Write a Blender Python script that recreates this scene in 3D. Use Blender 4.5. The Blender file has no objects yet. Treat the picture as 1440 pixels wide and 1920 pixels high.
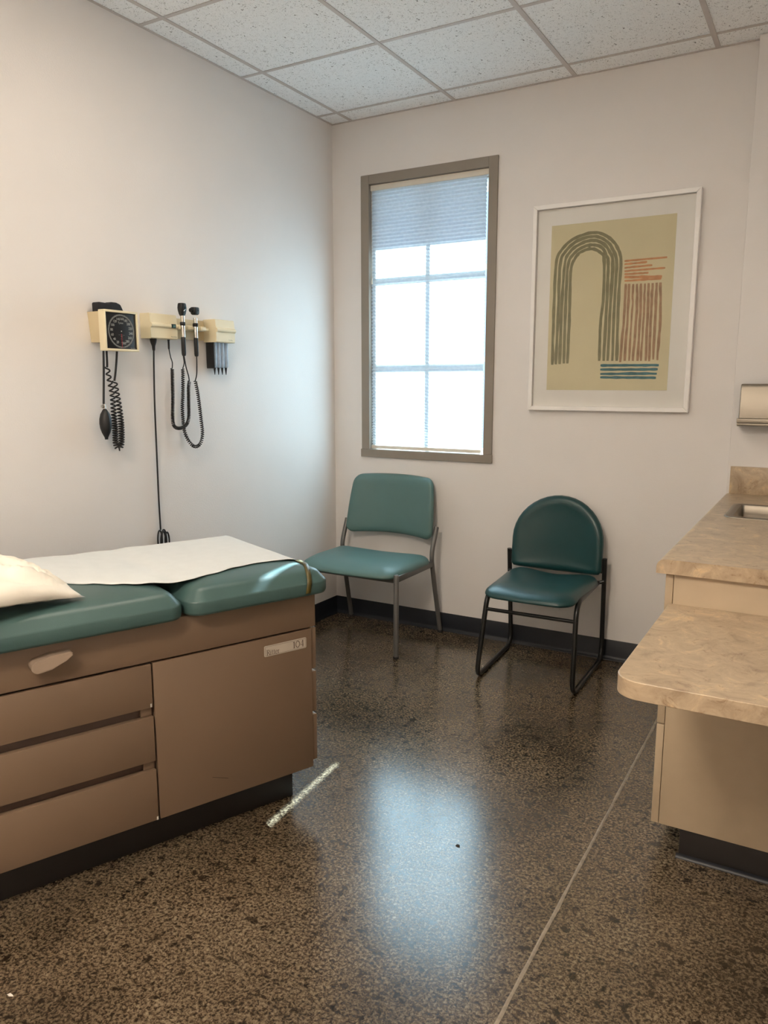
import bpy, bmesh, math, random
from mathutils import Vector, Matrix, noise

# ------------------------------------------------------------------ camera, light, exposure
scene = bpy.context.scene
C = scene.collection
cam_data = bpy.data.cameras.new('camera')
cam = bpy.data.objects.new('camera', cam_data)
C.objects.link(cam)
cam_data.sensor_fit = 'VERTICAL'
cam_data.sensor_height = 32.0
cam_data.lens = 1442.0 / 1920.0 * 32.0
cam_data.clip_start = 0.02
cam.location = (2.50, -3.75, 1.36)
cam.rotation_euler = (math.radians(90 - 9.45), 0, math.radians(30.06))
scene.camera = cam

world = bpy.data.worlds.new('world')
scene.world = world
world.use_nodes = True
bg = world.node_tree.nodes['Background']
bg.inputs['Color'].default_value = (0.42, 0.60, 1.0, 1)
bg.inputs['Strength'].default_value = 0.7

sun_data = bpy.data.lights.new('sun', 'SUN')
sun = bpy.data.objects.new('sun', sun_data)
C.objects.link(sun)
sun_data.energy = 18.5
sun_data.color = (0.70, 0.89, 1.0)
sun_data.angle = math.radians(0.53)
sun.location = (0.3, 3.0, 4.0)
sun.rotation_euler = Vector((0.078, -1.0, -0.634)).to_track_quat('-Z', 'Y').to_euler()

LAMP_A, LAMP_B = 2.6, 16.5       # ceiling troffer strengths
LAMP_COL = (1.0, 0.865, 0.70, 1)
scene.view_settings.view_transform = 'Standard'
scene.view_settings.look = 'None'
scene.view_settings.exposure = 1.57
scene.view_settings.gamma = 1.0
scene.view_settings.use_curve_mapping = False
scene.cycles.use_denoising = True
scene.cycles.max_bounces = 10
scene.cycles.diffuse_bounces = 6
scene.cycles.transparent_max_bounces = 12
scene.cycles.caustics_reflective = False
scene.cycles.caustics_refractive = False
scene.cycles.sample_clamp_indirect = 6.0

# ------------------------------------------------------------------ materials
def lin(r, g, b):
    f = lambda c: (c / 255 / 12.92) if c / 255 <= 0.04045 else ((c / 255 + 0.055) / 1.055) ** 2.4
    return (f(r), f(g), f(b), 1.0)

def mat(name, col, rough=0.5, metal=0.0, spec=0.5, coat=0.0, coat_rough=0.1, var=0.0, vscale=20.0,
        bump=0.0, bscale=200.0, rvar=0.0):
    """procedural principled material: noise-varied colour, noise roughness and bump"""
    m = bpy.data.materials.new(name)
    m.use_nodes = True
    nt = m.node_tree
    b = nt.nodes['Principled BSDF']
    b.inputs['Roughness'].default_value = rough
    b.inputs['Metallic'].default_value = metal
    b.inputs['Specular IOR Level'].default_value = spec
    b.inputs['Coat Weight'].default_value = coat
    b.inputs['Coat Roughness'].default_value = coat_rough
    b.inputs['Base Color'].default_value = col
    tc = nt.nodes.new('ShaderNodeTexCoord')
    n = nt.nodes.new('ShaderNodeTexNoise')
    n.inputs['Scale'].default_value = vscale
    n.inputs['Detail'].default_value = 4
    nt.links.new(tc.outputs['Object'], n.inputs['Vector'])
    r = nt.nodes.new('ShaderNodeValToRGB')
    r.color_ramp.elements[0].position = 0.3
    r.color_ramp.elements[1].position = 0.7
    lo = tuple(c * (1 - var) for c in col[:3]) + (1,)
    hi = tuple(min(1, c * (1 + var)) for c in col[:3]) + (1,)
    r.color_ramp.elements[0].color = lo
    r.color_ramp.elements[1].color = hi
    nt.links.new(n.outputs['Fac'], r.inputs['Fac'])
    nt.links.new(r.outputs['Color'], b.inputs['Base Color'])
    if rvar:
        mr = nt.nodes.new('ShaderNodeMapRange')
        mr.inputs['To Min'].default_value = max(0, rough - rvar)
        mr.inputs['To Max'].default_value = min(1, rough + rvar)
        nt.links.new(n.outputs['Fac'], mr.inputs['Value'])
        nt.links.new(mr.outputs['Result'], b.inputs['Roughness'])
    if bump:
        n2 = nt.nodes.new('ShaderNodeTexNoise')
        n2.inputs['Scale'].default_value = bscale
        n2.inputs['Detail'].default_value = 3
        nt.links.new(tc.outputs['Object'], n2.inputs['Vector'])
        bp = nt.nodes.new('ShaderNodeBump')
        bp.inputs['Strength'].default_value = bump
        bp.inputs['Distance'].default_value = 0.002
        nt.links.new(n2.outputs['Fac'], bp.inputs['Height'])
        nt.links.new(bp.outputs['Normal'], b.inputs['Normal'])
    return m

M = {}
M['wall'] = mat('wall_paint', (0.75, 0.722, 0.705, 1), 0.55, spec=0.35, var=0.015, vscale=3, bump=0.25, bscale=160)
M['baseboard'] = mat('vinyl_base', (0.0075, 0.0095, 0.015, 1), 0.42, var=0.1, vscale=8)
M['casing'] = mat('taupe_paint', lin(140, 131, 121), 0.5, var=0.04, vscale=6, bump=0.1)
M['sash'] = mat('sash_paint', lin(205, 205, 200), 0.5, var=0.02)
M['rail_white'] = mat('blind_rail', lin(215, 208, 195), 0.45, var=0.02)
M['grid'] = mat('grid_paint', lin(196, 188, 184), 0.45, var=0.03)
M['plenum'] = mat('plenum_grey', (0.05, 0.05, 0.05, 1), 0.9)
M['teal'] = mat('teal_vinyl', (0.048, 0.096, 0.092, 1), 0.36, spec=0.5, var=0.07, vscale=9, bump=0.12, bscale=420, rvar=0.06)
M['teal_light'] = mat('sage_teal_vinyl', (0.088, 0.165, 0.158, 1), 0.42, spec=0.45, var=0.04, vscale=7, bump=0.1, bscale=420)
M['teal_dark'] = mat('deep_teal_vinyl', (0.007, 0.046, 0.049, 1), 0.33, spec=0.5, var=0.06, vscale=7, bump=0.1, bscale=420)
M['body'] = mat('brown_enamel', (0.165, 0.110, 0.072, 1), 0.42, spec=0.4, var=0.03, vscale=3)
M['body_dark'] = mat('slot_shadow_brown', (0.07, 0.042, 0.03, 1), 0.55, var=0.05)  # darker copy of the body brown, paints shade into the drawer slots
M['kick'] = mat('black_toe_kick', (0.012, 0.009, 0.008, 1), 0.5, var=0.1)
M['lever'] = mat('lever_taupe', (0.30, 0.225, 0.17, 1), 0.45, var=0.03)
M['plate'] = mat('name_plate', (0.46, 0.40, 0.33, 1), 0.4, var=0.03)
M['plate_ink'] = mat('plate_ink', (0.09, 0.06, 0.045, 1), 0.5)
M['strap'] = mat('olive_strap', (0.075, 0.058, 0.012, 1), 0.4, var=0.1, vscale=30)
M['chip_glint'] = mat('wear_and_lip_glint', (0.5, 0.47, 0.42, 1), 0.5, var=0.1, vscale=60)  # pale wear, also the painted light on the foot drawer lips
M['paper'] = mat('exam_paper', (0.60, 0.62, 0.62, 1), 0.85, spec=0.15, var=0.02, vscale=25, bump=0.15, bscale=90)
M['pillow'] = mat('pillow_case', (0.76, 0.72, 0.64, 1), 0.5, spec=0.35, var=0.02, vscale=12)
M['steel_grey'] = mat('grey_powder_coat', (0.13, 0.125, 0.12, 1), 0.4, metal=0.3, var=0.05)
M['black_tube'] = mat('black_enamel', (0.008, 0.008, 0.008, 1), 0.3, spec=0.5, var=0.1)
M['rubber'] = mat('black_rubber', (0.006, 0.006, 0.007, 1), 0.5, var=0.1)
M['rubber_dark'] = mat('foot_rubber', (0.006, 0.006, 0.006, 1), 0.6, var=0.1)
M['beige'] = mat('beige_plastic', (0.62, 0.52, 0.33, 1), 0.42, spec=0.4, var=0.02)
M['beige_hi'] = mat('cream_plastic', (0.76, 0.68, 0.48, 1), 0.42, spec=0.4, var=0.02)
M['dial'] = mat('dial_black', (0.008, 0.008, 0.009, 1), 0.35, spec=0.4, var=0.05)
M['dial_ring'] = mat('dial_ring_grey', (0.11, 0.11, 0.105, 1), 0.4, var=0.05)
M['dial_ink'] = mat('dial_white_ink', (0.45, 0.45, 0.42, 1), 0.5)
M['needle'] = mat('needle_red', (0.55, 0.03, 0.04, 1), 0.45)
M['cuff'] = mat('cuff_nylon', (0.010, 0.010, 0.014, 1), 0.8, var=0.2, vscale=60, bump=0.3)
M['chrome'] = mat('chrome', (0.62, 0.60, 0.57, 1), 0.18, metal=1.0, var=0.03)
M['steel'] = mat('brushed_steel', (0.30, 0.265, 0.22, 1), 0.42, metal=1.0, var=0.02, vscale=6)
M['lens'] = mat('display_glass', (0.02, 0.05, 0.06, 1), 0.2)
M['display_glow'] = mat('display_teal', (0.08, 0.20, 0.22, 1), 0.3)
M['ink_green'] = mat('print_green', (0.10, 0.13, 0.07, 1), 0.5)
M['specula'] = mat('frosted_blue_plastic', (0.36, 0.45, 0.56, 1), 0.25, spec=0.5, var=0.12, vscale=50)
M['frame_white'] = mat('white_frame', (0.84, 0.82, 0.80, 1), 0.4, var=0.02)
M['mat_white'] = mat('mat_board', (0.90, 0.89, 0.87, 1), 0.7, var=0.01)
M['print'] = mat('print_paper', (0.69, 0.63, 0.425, 1), 0.7, var=0.03, vscale=6)
M['ink_olive'] = mat('ink_olive', (0.245, 0.23, 0.135, 1), 0.7, var=0.12, vscale=30)
M['ink_orange'] = mat('ink_orange', (0.58, 0.28, 0.13, 1), 0.7, var=0.2, vscale=40)
M['ink_brown'] = mat('ink_brown', (0.38, 0.235, 0.14, 1), 0.7, var=0.2, vscale=40)
M['ink_teal'] = mat('ink_teal', (0.065, 0.18, 0.215, 1), 0.7, var=0.2, vscale=40)
M['cabinet'] = mat('cabinet_tan', (0.46, 0.365, 0.255, 1), 0.5, spec=0.35, var=0.03, vscale=14, bump=0.08, bscale=300)
M['cabinet_gap'] = mat('cabinet_gap_dark', (0.03, 0.022, 0.016, 1), 0.8)  # near-black, seen in the gaps between drawer and door fronts
M['debris'] = mat('dry_leaf', (0.03, 0.02, 0.015, 1), 0.8)
M['flake'] = mat('white_flake', (0.7, 0.68, 0.64, 1), 0.6)
M['filler'] = mat('joint_filler', (0.25, 0.205, 0.155, 1), 0.7, var=0.25, vscale=50, bump=0.5, bscale=150)
M['asphalt'] = mat('outside_paving', (0.20, 0.20, 0.19, 1), 0.8, var=0.1, vscale=3)
M['stucco'] = mat('outside_soffit', (0.45, 0.42, 0.38, 1), 0.8, var=0.05)

def nodes_of(name):
    m = bpy.data.materials.new(name)
    m.use_nodes = True
    nt = m.node_tree
    return m, nt, nt.nodes['Principled BSDF'], nt.nodes['Material Output']

def noise_node(nt, tc, scale, detail=4, rough=0.5, dist=0.0):
    n = nt.nodes.new('ShaderNodeTexNoise')
    n.inputs['Scale'].default_value = scale
    n.inputs['Detail'].default_value = detail
    n.inputs['Roughness'].default_value = rough
    n.inputs['Distortion'].default_value = dist
    nt.links.new(tc.outputs['Object'], n.inputs['Vector'])
    return n

def ramp_node(nt, src, stops):
    r = nt.nodes.new('ShaderNodeValToRGB')
    e = r.color_ramp.elements
    while len(e) < len(stops):
        e.new(0.5)
    for i, (p, c) in enumerate(stops):
        e[i].position = p
        e[i].color = c
    nt.links.new(src, r.inputs['Fac'])
    return r

def mix_node(nt, fac, a, b, mode='MIX'):
    m = nt.nodes.new('ShaderNodeMix')
    m.data_type = 'RGBA'
    m.blend_type = mode
    if isinstance(fac, float):
        m.inputs[0].default_value = fac
    else:
        nt.links.new(fac, m.inputs[0])
    for s, i in ((a, 6), (b, 7)):
        if isinstance(s, tuple):
            m.inputs[i].default_value = s
        else:
            nt.links.new(s, m.inputs[i])
    return m.outputs[2]

def make_floor_mat():
    m, nt, b, out = nodes_of('polished_stained_concrete')
    tc = nt.nodes.new('ShaderNodeTexCoord')
    fine = noise_node(nt, tc, 125, 6, 0.72, 0.5)
    sp = ramp_node(nt, fine.outputs['Fac'], [(0.38, (0.023, 0.0135, 0.008, 1)), (0.455, (0.062, 0.042, 0.026, 1)),
                                             (0.53, (0.150, 0.113, 0.072, 1)), (0.65, (0.26, 0.21, 0.142, 1))])
    big = noise_node(nt, tc, 2.6, 5, 0.6)
    bigr = ramp_node(nt, big.outputs['Fac'], [(0.34, (0.48, 0.46, 0.44, 1)), (0.50, (0.82, 0.80, 0.77, 1)), (0.66, (1.08, 1.08, 1.08, 1))])
    c1 = mix_node(nt, 0.85, sp.outputs['Color'], bigr.outputs['Color'], 'MULTIPLY')
    med = noise_node(nt, tc, 30, 3, 0.55)
    medr = ramp_node(nt, med.outputs['Fac'], [(0.345, (0.17, 0.14, 0.13, 1)), (0.42, (1, 1, 1, 1))])
    c2 = mix_node(nt, 0.85, c1, medr.outputs['Color'], 'MULTIPLY')
    # sparse dark aggregate spots
    vo = nt.nodes.new('ShaderNodeTexVoronoi')
    vo.inputs['Scale'].default_value = 11
    vo.inputs['Randomness'].default_value = 1
    nt.links.new(tc.outputs['Object'], vo.inputs['Vector'])
    vr = ramp_node(nt, vo.outputs['Distance'], [(0.06, (0.25, 0.22, 0.2, 1)), (0.12, (1, 1, 1, 1))])
    c3 = mix_node(nt, 0.75, c2, vr.outputs['Color'], 'MULTIPLY')
    nt.links.new(c3, b.inputs['Base Color'])
    mr = nt.nodes.new('ShaderNodeMapRange')
    mr.inputs['To Min'].default_value = 0.12
    mr.inputs['To Max'].default_value = 0.27
    nt.links.new(med.outputs['Fac'], mr.inputs['Value'])
    nt.links.new(mr.outputs['Result'], b.inputs['Roughness'])
    b.inputs['Specular IOR Level'].default_value = 0.55
    b.inputs['Coat Weight'].default_value = 0.28
    b.inputs['Coat Roughness'].default_value = 0.16
    bp = nt.nodes.new('ShaderNodeBump')
    bp.inputs['Strength'].default_value = 0.12
    bp.inputs['Distance'].default_value = 0.0015
    nt.links.new(fine.outputs['Fac'], bp.inputs['Height'])
    nt.links.new(bp.outputs['Normal'], b.inputs['Normal'])
    return m
M['floor'] = make_floor_mat()

def make_tile_mat():
    m, nt, b, out = nodes_of('fissured_ceiling_tile')
    tc = nt.nodes.new('ShaderNodeTexCoord')
    f = noise_node(nt, tc, 80, 3, 0.6, 1.8)
    fr = ramp_node(nt, f.outputs['Fac'], [(0.325, (0.20, 0.19, 0.18, 1)), (0.385, (0.90, 0.905, 0.905, 1)), (0.7, (0.95, 0.955, 0.955, 1))])
    f2 = noise_node(nt, tc, 300, 2, 0.5)
    f2r = ramp_node(nt, f2.outputs['Fac'], [(0.31, (0.45, 0.44, 0.43, 1)), (0.37, (1, 1, 1, 1))])
    c = mix_node(nt, 0.9, fr.outputs['Color'], f2r.outputs['Color'], 'MULTIPLY')
    nt.links.new(c, b.inputs['Base Color'])
    b.inputs['Roughness'].default_value = 0.9
    b.inputs['Specular IOR Level'].default_value = 0.1
    bp = nt.nodes.new('ShaderNodeBump')
    bp.inputs['Strength'].default_value = 0.6
    bp.inputs['Distance'].default_value = 0.003
    nt.links.new(f.outputs['Fac'], bp.inputs['Height'])
    nt.links.new(bp.outputs['Normal'], b.inputs['Normal'])
    return m
M['tile'] = make_tile_mat()

def make_laminate_mat():
    m, nt, b, out = nodes_of('travertine_laminate')
    tc = nt.nodes.new('ShaderNodeTexCoord')
    a = noise_node(nt, tc, 14, 9, 0.7, 0.9)
    ar = ramp_node(nt, a.outputs['Fac'], [(0.32, (0.30, 0.218, 0.142, 1)), (0.44, (0.40, 0.305, 0.207, 1)),
                                          (0.55, (0.465, 0.36, 0.245, 1)), (0.66, (0.62, 0.465, 0.285, 1))])
    v = noise_node(nt, tc, 26, 6, 0.7, 1.5)
    vr = ramp_node(nt, v.outputs['Fac'], [(0.33, (0.55, 0.44, 0.36, 1)), (0.43, (1, 1, 1, 1)), (0.64, (1, 1, 1, 1)), (0.76, (1.25, 1.15, 1.0, 1))])
    c = mix_node(nt, 0.75, ar.outputs['Color'], vr.outputs['Color'], 'MULTIPLY')
    nt.links.new(c, b.inputs['Base Color'])
    b.inputs['Roughness'].default_value = 0.33
    b.inputs['Specular IOR Level'].default_value = 0.45
    return m
M['laminate'] = make_laminate_mat()

def make_shade_mat():
    m, nt, b, out = nodes_of('pleated_shade_fabric')
    b.inputs['Base Color'].default_value = (0.62, 0.62, 0.61, 1)
    b.inputs['Roughness'].default_value = 0.9
    b.inputs['Specular IOR Level'].default_value = 0.05
    tc = nt.nodes.new('ShaderNodeTexCoord')
    n = noise_node(nt, tc, 60, 3)
    r = ramp_node(nt, n.outputs['Fac'], [(0.3, (0.70, 0.78, 0.82, 1)), (0.7, (0.86, 0.92, 0.95, 1))])
    t = nt.nodes.new('ShaderNodeBsdfTranslucent')
    nt.links.new(r.outputs['Color'], t.inputs['Color'])
    mx = nt.nodes.new('ShaderNodeMixShader')
    mx.inputs[0].default_value = 0.55
    nt.links.new(b.outputs[0], mx.inputs[1])
    nt.links.new(t.outputs[0], mx.inputs[2])
    nt.links.new(mx.outputs[0], out.inputs['Surface'])
    return m
M['shade'] = make_shade_mat()

def make_glass_mat(name, tint=(1, 1, 1, 1), gl=0.06, rough=0.0):
    m = bpy.data.materials.new(name)
    m.use_nodes = True
    nt = m.node_tree
    nt.nodes.remove(nt.nodes['Principled BSDF'])
    out = nt.nodes['Material Output']
    t = nt.nodes.new('ShaderNodeBsdfTransparent')
    t.inputs['Color'].default_value = tint
    g = nt.nodes.new('ShaderNodeBsdfGlossy')
    g.inputs['Roughness'].default_value = rough
    g.inputs['Color'].default_value = (0.9, 0.9, 0.9, 1)
    fr = nt.nodes.new('ShaderNodeFresnel')
    fr.inputs['IOR'].default_value = 1.22
    mx = nt.nodes.new('ShaderNodeMixShader')
    nt.links.new(fr.outputs[0], mx.inputs[0])
    nt.links.new(t.outputs[0], mx.inputs[1])
    nt.links.new(g.outputs[0], mx.inputs[2])
    nt.links.new(mx.outputs[0], out.inputs['Surface'])
    return m
M['glass'] = make_glass_mat('window_glass', (0.95, 0.98, 0.98, 1))
M['picture_glass'] = make_glass_mat('picture_glazing', (0.99, 0.99, 0.985, 1), rough=0.03)

def make_emit(name, col, s):
    m = bpy.data.materials.new(name)
    m.use_nodes = True
    nt = m.node_tree
    b = nt.nodes['Principled BSDF']
    b.inputs['Base Color'].default_value = (0.8, 0.8, 0.8, 1)
    b.inputs['Emission Color'].default_value = col
    b.inputs['Emission Strength'].default_value = s
    return m
M['diffuser_0'] = make_emit('troffer_diffuser_dim', LAMP_COL, LAMP_A)
M['diffuser_1'] = make_emit('troffer_diffuser', LAMP_COL, LAMP_B)

# ------------------------------------------------------------------ mesh helpers
class MB:
    """collects geometry for ONE mesh object"""
    def __init__(self):
        self.v, self.f = [], []
    def add(self, vs, fs):
        o = len(self.v)
        self.v += [tuple(p) for p in vs]
        self.f += [tuple(i + o for i in f) for f in fs]
        return self
    def box(self, x0, x1, y0, y1, z0, z1):
        vs = [(x, y, z) for z in (z0, z1) for y in (y0, y1) for x in (x0, x1)]
        return self.add(vs, [(0, 2, 3, 1), (4, 5, 7, 6), (0, 1, 5, 4), (2, 6, 7, 3), (0, 4, 6, 2), (1, 3, 7, 5)])
    def bbox(self, x0, x1, y0, y1, z0, z1, bev=0.003, seg=2):
        bm = bmesh.new()
        bmesh.ops.create_cube(bm, size=1)
        for v in bm.verts:
            v.co = Vector(((x0 + x1) / 2 + v.co.x * (x1 - x0), (y0 + y1) / 2 + v.co.y * (y1 - y0), (z0 + z1) / 2 + v.co.z * (z1 - z0)))
        bmesh.ops.bevel(bm, geom=list(bm.edges), offset=bev, segments=seg, profile=0.5, affect='EDGES')
        bm.verts.index_update()
        vs = [v.co.copy() for v in bm.verts]
        fs = [[v.index for v in f.verts] for f in bm.faces]
        bm.free()
        return self.add(vs, fs)
    def prism(self, poly, axis, a, b):
        """poly: 2D points; axis 'x','y','z' extruded from a to b"""
        def p3(p, t):
            return {'x': (t, p[0], p[1]), 'y': (p[0], t, p[1]), 'z': (p[0], p[1], t)}[axis]
        n = len(poly)
        vs = [p3(p, a) for p in poly] + [p3(p, b) for p in poly]
        fs = [(i, (i + 1) % n, n + (i + 1) % n, n + i) for i in range(n)]
        fs += [tuple(range(n - 1, -1, -1)), tuple(range(n, 2 * n))]
        return self.add(vs, fs)
    def tube(self, path, r, seg=10, closed=False, cap=True, ry=None):
        P = [Vector(p) for p in path]
        n = len(P)
        rings = []
        prev = None
        for i in range(n):
            if closed:
                t = (P[(i + 1) % n] - P[i - 1]).normalized()
            else:
                t = (P[min(i + 1, n - 1)] - P[max(i - 1, 0)]).normalized()
            if prev is None:
                a = Vector((0, 0, 1)) if abs(t.z) < 0.9 else Vector((1, 0, 0))
                u = t.cross(a).normalized()
            else:
                u = (prev - t * prev.dot(t)).normalized()
            prev = u
            w = t.cross(u)
            rr = r[i] if isinstance(r, (list, tuple)) else r
            rw = rr if ry is None else ry
            rings.append([P[i] + u * rr * math.cos(2 * math.pi * k / seg) + w * rw * math.sin(2 * math.pi * k / seg) for k in range(seg)])
        vs = [p for ring in rings for p in ring]
        fs = []
        m = n if closed else n - 1
        for i in range(m):
            j = (i + 1) % n
            for k in range(seg):
                k2 = (k + 1) % seg
                fs.append((i * seg + k, i * seg + k2, j * seg + k2, j * seg + k))
        if cap and not closed:
            fs.append(tuple(range(seg - 1, -1, -1)))
            fs.append(tuple((n - 1) * seg + k for k in range(seg)))
        return self.add(vs, fs)
    def lathe(self, prof, center, axis='z', seg=24):
        """prof: (r, t) pairs along the axis"""
        c = Vector(center)
        vs, fs = [], []
        for r, t in prof:
            for k in range(seg):
                a = 2 * math.pi * k / seg
                x, y = r * math.cos(a), r * math.sin(a)
                vs.append(c + Vector({'z': (x, y, t), 'x': (t, x, y), 'y': (x, t, y)}[axis]))
        for i in range(len(prof) - 1):
            for k in range(seg):
                k2 = (k + 1) % seg
                fs.append((i * seg + k, i * seg + k2, (i + 1) * seg + k2, (i + 1) * seg + k))
        fs.append(tuple(range(seg - 1, -1, -1)))
        fs.append(tuple((len(prof) - 1) * seg + k for k in range(seg)))
        return self.add(vs, fs)
    def loft(self, outline, layers, cap_rings=4, dome=0.0, cap_bottom=True, safe=None):
        """outline: CCW 2D points; layers: (inset, z); closes with domed concentric cap"""
        n = len(outline)
        P = [Vector(p) for p in outline]
        N = []
        for i in range(n):
            t = (P[(i + 1) % n] - P[i - 1]).normalized()
            N.append(Vector((-t.y, t.x)))          # inward for CCW
        c = sum(P, Vector((0, 0))) / n
        vs, fs = [], []
        def off(i, ins):
            if safe is None or ins <= safe:
                return P[i] + N[i] * ins
            a = P[i] + N[i] * safe              # past the corner radius: slide towards the middle
            return a + (c - a).normalized() * (ins - safe)
        for ins, z in layers:
            for i in range(n):
                q = off(i, ins)
                vs.append((q.x, q.y, z))
        L = len(layers)
        ins, z = layers[-1]
        for k in range(1, cap_rings):
            s = 1 - k / cap_rings
            for i in range(n):
                q = c + (off(i, ins) - c) * s
                vs.append((q.x, q.y, z + dome * (1 - s * s)))
        rows = L + cap_rings - 1
        for j in range(rows - 1):
            for i in range(n):
                i2 = (i + 1) % n
                fs.append((j * n + i, j * n + i2, (j + 1) * n + i2, (j + 1) * n + i))
        vs.append((c.x, c.y, z + dome))
        top = len(vs) - 1
        b = (rows - 1) * n
        for i in range(n):
            fs.append((b + i, b + (i + 1) % n, top))
        if cap_bottom:
            fs.append(tuple(range(n - 1, -1, -1)))
        return self.add(vs, fs)
    def rings(self, rings, dome=0.0, cap_rings=5):
        """stack of equally long closed rings, closed with a domed cap"""
        n = len(rings[0])
        last = [Vector(v) for v in rings[-1]]
        c = sum(last, Vector()) / n
        for k in range(1, cap_rings):
            t = 1 - k / cap_rings
            rings = rings + [[c + (v - c) * t + Vector((0, 0, dome * (1 - t * t))) for v in last]]
        vs = [v for r in rings for v in r] + [c + Vector((0, 0, dome))]
        fs = []
        for j in range(len(rings) - 1):
            for i in range(n):
                fs.append((j * n + i, j * n + (i + 1) % n, (j + 1) * n + (i + 1) % n, (j + 1) * n + i))
        b = (len(rings) - 1) * n
        fs += [(b + i, b + (i + 1) % n, len(vs) - 1) for i in range(n)]
        fs.append(tuple(range(n - 1, -1, -1)))
        return self.add(vs, fs)
    def map(self, fn):
        self.v = [tuple(fn(*p)) for p in self.v]
        return self
    def build(self, name, material, parent=None, smooth=True, angle=38, loc=None, recalc=True):
        me = bpy.data.meshes.new(name)
        me.from_pydata(self.v, [], self.f)
        if recalc:
            bm = bmesh.new()
            bm.from_mesh(me)
            bmesh.ops.recalc_face_normals(bm, faces=bm.faces)
            bm.to_mesh(me)
            bm.free()
        me.materials.append(M[material])
        if smooth:
            for p in me.polygons:
                p.use_smooth = True
            me.set_sharp_from_angle(angle=math.radians(angle))
        o = bpy.data.objects.new(name, me)
        C.objects.link(o)
        if loc:
            o.location = loc
        if parent:
            o.parent = parent
        return o

def box(name, m, parent, x0, x1, y0, y1, z0, z1, bev=0.002, seg=2):
    return MB().bbox(x0, x1, y0, y1, z0, z1, bev, seg).build(name, m, parent)

def tag(o, label=None, cat=None, group=None, kind=None):
    if label: o['label'] = label
    if cat: o['category'] = cat
    if group: o['group'] = group
    if kind: o['kind'] = kind
    return o

def empty(name, loc=(0, 0, 0), rz=0.0):
    o = bpy.data.objects.new(name, None)
    o.empty_display_size = 0.1
    C.objects.link(o)
    o.location = loc
    o.rotation_euler = (0, 0, rz)
    return o

def struct(o, label=None):
    o['kind'] = 'structure'
    if label: o['label'] = label
    return o

def rrect(x0, x1, y0, y1, r, n=6):
    """CCW rounded rectangle"""
    pts = []
    for cx, cy, a0 in ((x1 - r, y0 + r, -90), (x1 - r, y1 - r, 0), (x0 + r, y1 - r, 90), (x0 + r, y0 + r, 180)):
        for k in range(n + 1):
            a = math.radians(a0 + 90 * k / n)
            pts.append((cx + r * math.cos(a), cy + r * math.sin(a)))
    return pts

def resample(pts, step):
    """evenly spaced points along a closed 2D outline"""
    out = []
    n = len(pts)
    for i in range(n):
        a, b = Vector(pts[i]), Vector(pts[(i + 1) % n])
        d = (b - a).length
        k = max(1, int(round(d / step)))
        for j in range(k):
            out.append(tuple(a.lerp(b, j / k)))
    return out

def catmull(pts, per=10):
    P = [Vector(p) for p in pts]
    P = [P[0] * 2 - P[1]] + P + [P[-1] * 2 - P[-2]]
    out = []
    for i in range(1, len(P) - 2):
        for k in range(per):
            t = k / per
            a, b, c, d = P[i - 1], P[i], P[i + 1], P[i + 2]
            out.append(0.5 * ((2 * b) + (c - a) * t + (2 * a - 5 * b + 4 * c - d) * t * t + (3 * b - a - 3 * c + d) * t ** 3))
    out.append(P[-2].copy())
    return out

def bend(pts, r=0.03, n=6):
    """polyline with rounded corners (tube bends)"""
    P = [Vector(p) for p in pts]
    out = [P[0]]
    for i in range(1, len(P) - 1):
        a = (P[i - 1] - P[i]); b = (P[i + 1] - P[i])
        ra = min(r, a.length * 0.48, b.length * 0.48)
        p0 = P[i] + a.normalized() * ra
        p1 = P[i] + b.normalized() * ra
        for k in range(n + 1):
            t = k / n
            out.append(p0.lerp(P[i], t).lerp(P[i].lerp(p1, t), t))
    out.append(P[-1])
    return out

def arclen(path, step):
    P = [Vector(p) for p in path]
    out = [P[0].copy()]
    acc = 0.0
    for i in range(len(P) - 1):
        d = (P[i + 1] - P[i]).length
        if d < 1e-9: continue
        pos = step - acc
        while pos <= d:
            out.append(P[i].lerp(P[i + 1], pos / d))
            pos += step
        acc = (acc + d) % step
    return out

def coil_path(path, R, pitch, per=9):
    base = arclen(path, pitch / per)
    out = []
    prev = None
    for i, p in enumerate(base):
        t = (base[min(i + 1, len(base) - 1)] - base[max(i - 1, 0)]).normalized()
        if prev is None:
            u = t.cross(Vector((1, 0, 0)) if abs(t.x) < 0.8 else Vector((0, 0, 1))).normalized()
        else:
            u = (prev - t * prev.dot(t)).normalized()
        prev = u
        w = t.cross(u)
        a = 2 * math.pi * i / per
        out.append(p + (u * math.cos(a) + w * math.sin(a)) * R)
    return out

def text_geo(s, size):
    cu = bpy.data.curves.new('txt', 'FONT')
    cu.body = s
    cu.size = size
    cu.align_x = 'CENTER'
    cu.align_y = 'CENTER'
    cu.resolution_u = 2
    ob = bpy.data.objects.new('txt', cu)
    C.objects.link(ob)
    dg = bpy.context.evaluated_depsgraph_get()
    me = bpy.data.meshes.new_from_object(ob.evaluated_get(dg))
    vs = [v.co.copy() for v in me.vertices]
    fs = [tuple(p.vertices) for p in me.polygons]
    bpy.data.objects.remove(ob)
    bpy.data.meshes.remove(me)
    bpy.data.curves.remove(cu)
    return vs, fs

def put_text(mb, s, size, origin, right, up, sx=1.0):
    vs, fs = text_geo(s, size)
    o, r, u = Vector(origin), Vector(right), Vector(up)
    mb.add([o + r * v.x * sx + u * v.y for v in vs], fs)

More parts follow.
